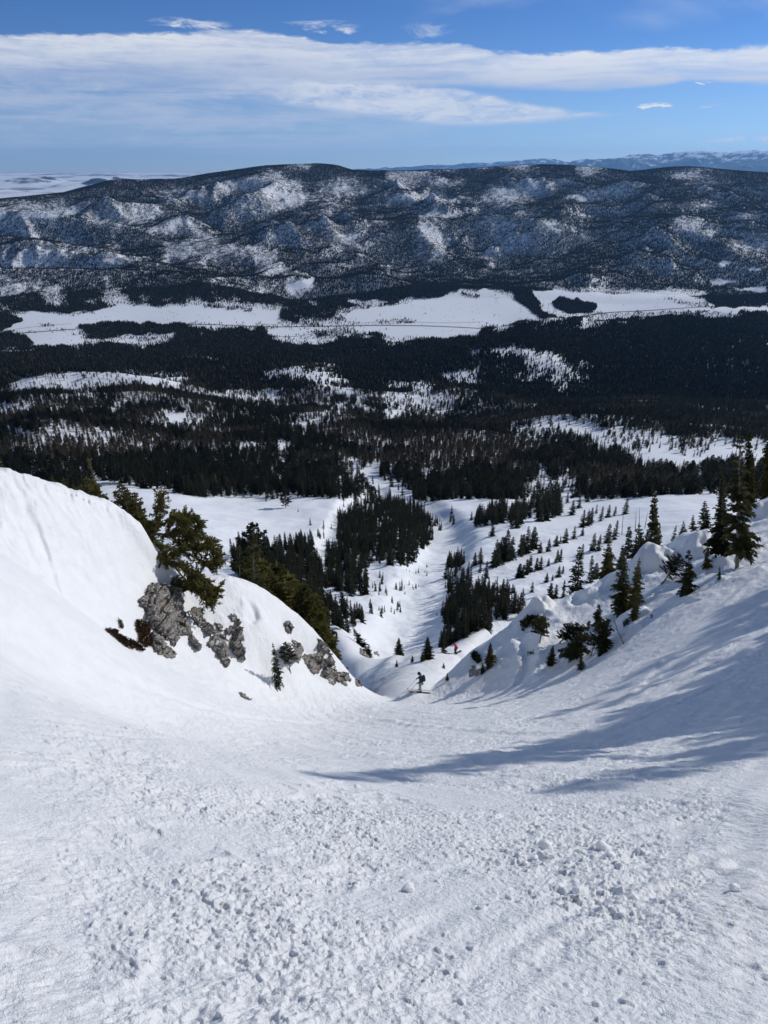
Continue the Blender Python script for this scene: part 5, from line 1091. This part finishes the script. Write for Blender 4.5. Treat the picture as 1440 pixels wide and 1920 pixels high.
shrub_from([(883,1224),(890,1228),(898,1238),(897,1247),(888,1240),(883,1232)], 30, 62, 'nearly black shrub hanging on the shaded bank left of the lone fir', 160, 0.20, m_fir, 'conifer_shrub', 0.4)
shrub_from([(972,1172),(987,1160),(1004,1158),(1011,1166),(1000,1176),(990,1172),(978,1184)], 30, 62, 'black drooping shrub under the rounded cornice knob', 120, 0.24, m_fir, 'conifer_shrub', 0.45)  # black needle tufts put where the undercut below the knob looks dark
shrub_from([(1165,1172),(1172,1163),(1178,1165),(1174,1174),(1168,1177)], 30, 62, 'small dark tuft at the right foot of the pointed snow mound', 40, 0.12, m_fir, 'conifer_shrub', 0.2)
shrub_from([(1218,1154),(1223,1154),(1223,1159),(1218,1159)], 25, 62, 'tiny dark twig tuft on the open right slope', 10, 0.10, m_fir, 'conifer_shrub', 0.1)
shrub_from([(986,1226),(999,1222),(1000,1229),(988,1230)], 25, 62, 'dark wispy tuft left of the lowest small fir', 20, 0.12, m_fir, 'conifer_shrub', 0.15)

# ------------------------------------------------------------------ loose chunks of snow in the foreground
m_chunk, t_, b_ = material('snow_chunk', (0.92, 0.93, 0.94), 0.5, 0.3); b_.inputs['Subsurface Weight'].default_value = 0.7; b_.inputs['Subsurface Radius'].default_value = (1.0, 1.0, 1.0); b_.inputs['Subsurface Scale'].default_value = 0.03
bump(t_, b_, noise_node(t_, 60.0, 5, 0.65), 0.5, 0.02)
CH = [(1131,1585,30,'largest angular snow block, at the right end of the debris'),(766,1663,27,'rounded snow lump lying alone below the left end of the debris'),(864,1538,21,'snow lump sitting alone above the left of the debris'),
 (1022,1582,26,'knobbly snow lump in the thick of the debris'),(1085,1668,26,'snow lump in the lower patch of debris'),(1190,1682,17,'small snow lump right of the lower patch of debris'),(1100,1549,18,'snow lump at the upper edge of the debris'),
 (1145,1600,18,'snow lump touching the lower right of the largest snow block'),(489,1503,13,'small snow chunk on the smooth snow left of the shadow tip'),(570,1502,10,'tiny snow chunk right of the small one below the shadow tip'),
 (1002,1606,16,'snow lump at the lower middle of the debris'),(1376,1662,20,'snow lump near the right edge of the picture'),(1274,1534,12,'small snow chunk above the right end of the debris'),(985,1617,14,'snow lump at the lower left of the thick debris')]
for k, (u, v, s_, lab) in enumerate(CH):
    x, y, z, r = hit(u, v + s_ * 0.25); d = y * CT - z * ST; sz = s_ / F * d * 0.5; rg = np.random.default_rng(50 + k)
    b = bmesh_ico = None
    import bmesh
    bm = bmesh.new(); bmesh.ops.create_icosphere(bm, subdivisions=4, radius=1.0); co = np.array([q.co[:] for q in bm.verts])
    for _ in range(9):
        n = unit(rg.normal(0, 1, 3)); lim = rg.uniform(0.62, 0.9); dd = co @ n; co = co - np.maximum(dd - lim, 0)[:, None] * n * 0.9
    co = co * (1 + 0.10 * perlin(co[:, 0] * 2.4 + k, co[:, 1] * 2.4 + co[:, 2] * 1.7, 70)[:, None] + 0.05 * perlin(co[:, 0] * 7 + k, co[:, 2] * 7 + co[:, 1] * 3, 71)[:, None]) * np.array([1.0, 0.9, 0.8]) * sz
    for q, c in zip(bm.verts, co): q.co = c
    me = bpy.data.meshes.new('snow_chunk'); bm.to_mesh(me); bm.free(); me.materials.append(m_chunk); me.polygons.foreach_set('use_smooth', [True] * len(me.polygons))
    o = link(bpy.data.objects.new('snow_chunk', me)); o.location = (x, y, z + sz * 0.3); tag(o, lab, 'snow chunk')

# ------------------------------------------------------------------ skiers
def cloth(name, col, rough=0.8):
    m, t, b = material(name, col, rough, 0.25); f = noise_node(t, 30, 4, 0.6, objvec(t)); bump(t, b, f, 0.4, 0.01); return m
m_skin = cloth('skin', (0.45, 0.28, 0.2), 0.6); m_navy = cloth('navy_jacket', (0.012, 0.035, 0.065)); m_pant = cloth('grey_green_trousers', (0.26, 0.28, 0.25)); m_black = cloth('black_gear', (0.012, 0.012, 0.016), 0.5)
m_teal = cloth('teal_backpack', (0.008, 0.05, 0.075)); m_red = cloth('red_jacket', (0.62, 0.05, 0.07)); m_lite = cloth('pale_hood', (0.5, 0.45, 0.5)); m_ski = cloth('ski_topsheet', (0.05, 0.05, 0.07), 0.4); m_skiw = cloth('pale_ski', (0.6, 0.62, 0.6), 0.4)
m_pole = cloth('pole_metal', (0.12, 0.12, 0.13), 0.35)
def skin_mesh(name, pts, edges, rad, root, mat, parent, sub=2):
    me = bpy.data.meshes.new(name); me.from_pydata(pts, edges, []); me.materials.append(mat); o = link(bpy.data.objects.new(name, me), parent)
    sk = o.modifiers.new('skin', 'SKIN'); sk.use_smooth_shade = True
    for i, r_ in enumerate(rad): s_ = me.skin_vertices[0].data[i]; s_.radius = (r_, r_) if not isinstance(r_, tuple) else r_; s_.use_root = (i == root)
    ss = o.modifiers.new('smooth', 'SUBSURF'); ss.levels = sub; ss.render_levels = sub; return o
def person(loc, rz, J, jacket, trousers, label, scale=1.0, helmet=m_black):
    """J: joints in metres, facing +x"""
    names = ['pelvis', 'waist', 'chest', 'neck', 'head0', 'head1', 'shL', 'elL', 'haL', 'shR', 'elR', 'haR', 'hipL', 'knL', 'anL', 'toL', 'hipR', 'knR', 'anR', 'toR']
    E_ = [('pelvis', 'waist'), ('waist', 'chest'), ('chest', 'neck'), ('neck', 'head0'), ('head0', 'head1'), ('chest', 'shL'), ('shL', 'elL'), ('elL', 'haL'), ('chest', 'shR'), ('shR', 'elR'), ('elR', 'haR'),
          ('pelvis', 'hipL'), ('hipL', 'knL'), ('knL', 'anL'), ('anL', 'toL'), ('pelvis', 'hipR'), ('hipR', 'knR'), ('knR', 'anR'), ('anR', 'toR')]
    RAD = dict(pelvis=.13, waist=.12, chest=.14, neck=.055, head0=.085, head1=.085, shL=.065, elL=.045, haL=.03, shR=.065, elR=.045, haR=.03, hipL=.09, knL=.06, anL=.042, toL=.035, hipR=.09, knR=.06, anR=.042, toR=.035)
    def chain(keep, name, mat, grow, root, parent, over={}):
        ns = [n for n in names if n in keep]; ix = {n: i for i, n in enumerate(ns)}
        return skin_mesh(name, [J[n] for n in ns], [(ix[a], ix[b]) for a, b in E_ if a in ix and b in ix], [over.get(n, RAD[n]) + grow for n in ns], ix[root], mat, parent)
    body = chain(set(names), 'person', m_skin, 0.0, 'pelvis', None); body.location = loc; body.rotation_euler = (0, 0, rz); body.scale = (scale,) * 3; tag(body, label, 'person')
    chain({'pelvis', 'waist', 'chest', 'shL', 'elL', 'haL', 'shR', 'elR', 'haR', 'neck'}, 'jacket', jacket, 0.03, 'chest', body, {'haL': .03, 'haR': .03, 'neck': .05})
    chain({'pelvis', 'hipL', 'knL', 'anL', 'hipR', 'knR', 'anR'}, 'trousers', trousers, 0.032, 'pelvis', body)
    h0, h1 = Vector(J['head0']), Vector(J['head1'])
    bm = bmesh.new(); bmesh.ops.create_uvsphere(bm, u_segments=24, v_segments=16, radius=0.125)
    for q in bm.verts:
        if q.co.z < -0.02: q.co.z = -0.02 - (abs(q.co.z + 0.02) * (0.9 if q.co.x < 0.03 else 0.1))
    me = bpy.data.meshes.new('helmet'); bm.to_mesh(me); bm.free(); me.materials.append(helmet); hm = link(bpy.data.objects.new('helmet', me), body); hm.location = h1 + Vector((0, 0, 0.03))
    bm = bmesh.new(); bmesh.ops.create_cube(bm, size=1.0); bmesh.ops.scale(bm, vec=(0.05, 0.17, 0.075), verts=bm.verts); bmesh.ops.bevel(bm, geom=bm.edges[:], offset=0.018, segments=2, affect='EDGES')
    me = bpy.data.meshes.new('goggles'); bm.to_mesh(me); bm.free(); me.materials.append(m_black); g_ = link(bpy.data.objects.new('goggles', me), body); g_.location = h1 + Vector((0.095, 0, -0.01))
    bm = bmesh.new(); bmesh.ops.create_cone(bm, segments=8, radius1=0.018, radius2=0.006, depth=0.03, cap_ends=True); me = bpy.data.meshes.new('nose'); bm.to_mesh(me); bm.free(); me.materials.append(m_skin)
    n_ = link(bpy.data.objects.new('nose', me), body); n_.location = h1 + Vector((0.1, 0, -0.06)); n_.rotation_euler = (0, R(90), 0)
    for sd in 'LR':
        a, t = Vector(J['an' + sd]), Vector(J['to' + sd]); skin_mesh('boot', [tuple(a + Vector((0, 0, .16))), tuple(a + Vector((0, 0, 0))), tuple(a + Vector((0, 0, -.07))), tuple(t)], [(0, 1), (1, 2), (2, 3)], [.075, .075, .07, .05], 1, m_black, body)
        h = Vector(J['ha' + sd]); el_ = Vector(J['el' + sd]); dv = (h - el_).normalized(); sidev = dv.cross(Vector((0, 0, 1))).normalized(); up_ = sidev.cross(dv)
        pts = [tuple(h), tuple(h + dv * .07)]; ed = [(0, 1)]; rd = [.038, .036]
        for f in range(4):
            b0 = h + dv * .085 + sidev * (f - 1.5) * .02; k = len(pts); L_ = (.05, .058, .055, .042)[f]; pts += [tuple(b0), tuple(b0 + dv * L_ * .7 - up_ * .01), tuple(b0 + dv * L_ * .6 - up_ * .045)]; ed += [(1, k), (k, k + 1), (k + 1, k + 2)]; rd += [.011, .011, .010]
        k = len(pts); pts += [tuple(h + dv * .03 + sidev * .045), tuple(h + dv * .07 + sidev * .055 - up_ * .02)]; ed += [(0, k), (k, k + 1)]; rd += [.013, .011]
        skin_mesh('glove', pts, ed, rd, 0, m_black, body, 1)
    return body
J1 = dict(pelvis=(-.06, 0, .92), waist=(-.04, 0, 1.06), chest=(.02, 0, 1.30), neck=(.08, 0, 1.50), head0=(.11, 0, 1.58), head1=(.13, 0, 1.67), shL=(.02, .19, 1.42), elL=(.02, .29, 1.15), haL=(.24, .26, 1.0), shR=(.02, -.19, 1.42), elR=(.02, -.29, 1.15), haR=(.24, -.26, 1.0),
          hipL=(-.05, .1, .88), knL=(.06, .12, .52), anL=(-.02, .13, .14), toL=(.17, .14, .06), hipR=(-.05, -.1, .88), knR=(.06, -.12, .52), anR=(-.02, -.13, .14), toR=(.17, -.14, .06))
def ski(p, rz, tilt, mat, label, L_=1.78):
    xs = np.linspace(-L_ * .45, L_ * .55, 24); w = 0.052 + 0.014 * ((xs / L_) * 2) ** 2; w[-3:] *= np.array([.85, .6, .2]); zz = 0.02 + np.clip(xs - L_ * .42, 0, 1) ** 1.5 * 1.6
    V = []; T = []
    for i, x_ in enumerate(xs): V += [(x_, -w[i], zz[i]), (x_, w[i], zz[i]), (x_, w[i], zz[i] + .018), (x_, -w[i], zz[i] + .018)]
    for i in range(len(xs) - 1):
        for j in range(4): a = i * 4 + j; b = i * 4 + (j + 1) % 4; T.append((a, b, b + 4, a + 4))
    T += [(3, 2, 1, 0), tuple(len(xs) * 4 - 4 + k for k in range(4))]
    o = link(bpy.data.objects.new('ski', np_mesh('ski', V, T, mat))); o.location = p; o.rotation_euler = (0, tilt, rz); tag(o, label, 'ski'); return o
def pole(a, b, label):
    a = np.array(a); b = np.array(b); s_ = Soup(); s_.tube(np.stack([a, (a + b) / 2, b]), [0.014, 0.011, 0.008], 8); q = b + (a - b) * 0.05; s_.tube(np.stack([q, q + (a - b) * 0.012]), [0.05, 0.045], 12); s_.tube(np.stack([a, a + (a - b) * .09]), [0.022, 0.02], 8)
    o = link(bpy.data.objects.new('ski_pole', s_.mesh('ski_pole', m_pole))); tag(o, label, 'ski pole')
x, y, z, r = hit(788, 1297); d_ = y * CT - z * ST; scl = min(1.15, 40 / F * d_ / 0.894 / 1.78)
tilt1 = 0.0; zA = ground1(x - 0.7, y); zB = ground1(x + 0.7, y); tilt1 = math.atan2(zA - zB, -1.4)
body1 = person((x, y, z + 0.03), R(180), J1, m_navy, m_pant, 'person in navy jacket and pale grey trousers standing on skis in the gully', scl)
tl = -math.atan2(zA - zB, 1.4)
ski((x, y - 0.15, z + 0.03), R(180), tl, m_ski, 'nearer dark ski under the standing person in the navy jacket'); ski((x, y + 0.15, max(z, ground1(x, y + .15)) + 0.02), R(180), tl, m_skiw, 'farther pale ski under the standing person in the navy jacket')
bm = bmesh.new(); bmesh.ops.create_cube(bm, size=1.0); bmesh.ops.scale(bm, vec=(0.24, 0.32, 0.52), verts=bm.verts); bmesh.ops.bevel(bm, geom=bm.edges[:], offset=0.07, segments=3, affect='EDGES')
me = bpy.data.meshes.new('backpack'); bm.to_mesh(me); bm.free(); me.materials.append(m_teal); bp = link(bpy.data.objects.new('backpack', me)); bp.scale = (scl,) * 3; bp.location = (x + 0.22 * scl, y, z + 1.28 * scl); bp.rotation_euler = (0, R(-8), 0); tag(bp, 'dark teal backpack on the back of the standing person', 'backpack')
for sy, lab in ((-.26, 'ski pole in the nearer hand of the standing person'), (.26, 'ski pole in the farther hand of the standing person')):
    hx, hy, hz_ = x - 0.30 * scl, y + sy * scl, z + 1.0 * scl; tx, ty = x - 0.95 * scl, y + sy * 1.3; pole((hx, hy, hz_), (tx, ty, ground1(tx, ty) + 0.02), lab)
q = hit(854, 1226, 60)
if q:
    x, y, z, r = q; J2 = dict(J1); J2['chest'] = (.12, 0, 1.22); J2['neck'] = (.2, 0, 1.4); J2['head0'] = (.25, 0, 1.47); J2['head1'] = (.28, 0, 1.55); J2['shL'] = (.12, .19, 1.33); J2['shR'] = (.12, -.19, 1.33)
    print('second skier at', x, y, z, r, d_)
    person((x, y, z + 0.03), R(200), J2, m_red, m_black, 'distant person in a red jacket skiing down behind the shaded bank', 1.0)
    for sy, nm in ((-.14, 'nearer ski under the distant person in red'), (.14, 'farther ski under the distant person in red')):
        yy = y + sy; ski((x, yy, ground1(x, yy) + 0.03), R(200), 0.25, m_ski, nm, 1.7)

# ------------------------------------------------------------------ haze
hz = bpy.data.materials.new('air'); hz.use_nodes = True; hn = hz.node_tree; hn.nodes.clear()
pv = hn.nodes.new('ShaderNodeVolumePrincipled'); pv.inputs['Color'].default_value = (0.25, 0.55, 1.0, 1); pv.inputs['Density'].default_value = 1.15e-5
pv.inputs['Anisotropy'].default_value = 0.4
om = hn.nodes.new('ShaderNodeOutputMaterial'); hn.links.new(pv.outputs[0], om.inputs['Volume'])
try: hz.cycles.homogeneous_volume = True
except Exception: pass
zb, zt = -1000.0, 1700.0
V = [(x, y, z) for x in (-70000, 70000) for y in (-3000, 70000) for z in (zb, zt)]
FF = [(0, 1, 3, 2), (4, 6, 7, 5), (0, 4, 5, 1), (2, 3, 7, 6), (0, 2, 6, 4), (1, 5, 7, 3)]
me = bpy.data.meshes.new('haze'); me.from_pydata(V, [], FF); me.materials.append(hz)
ho = link(bpy.data.objects.new('haze', me)); tag(ho, kind='stuff')
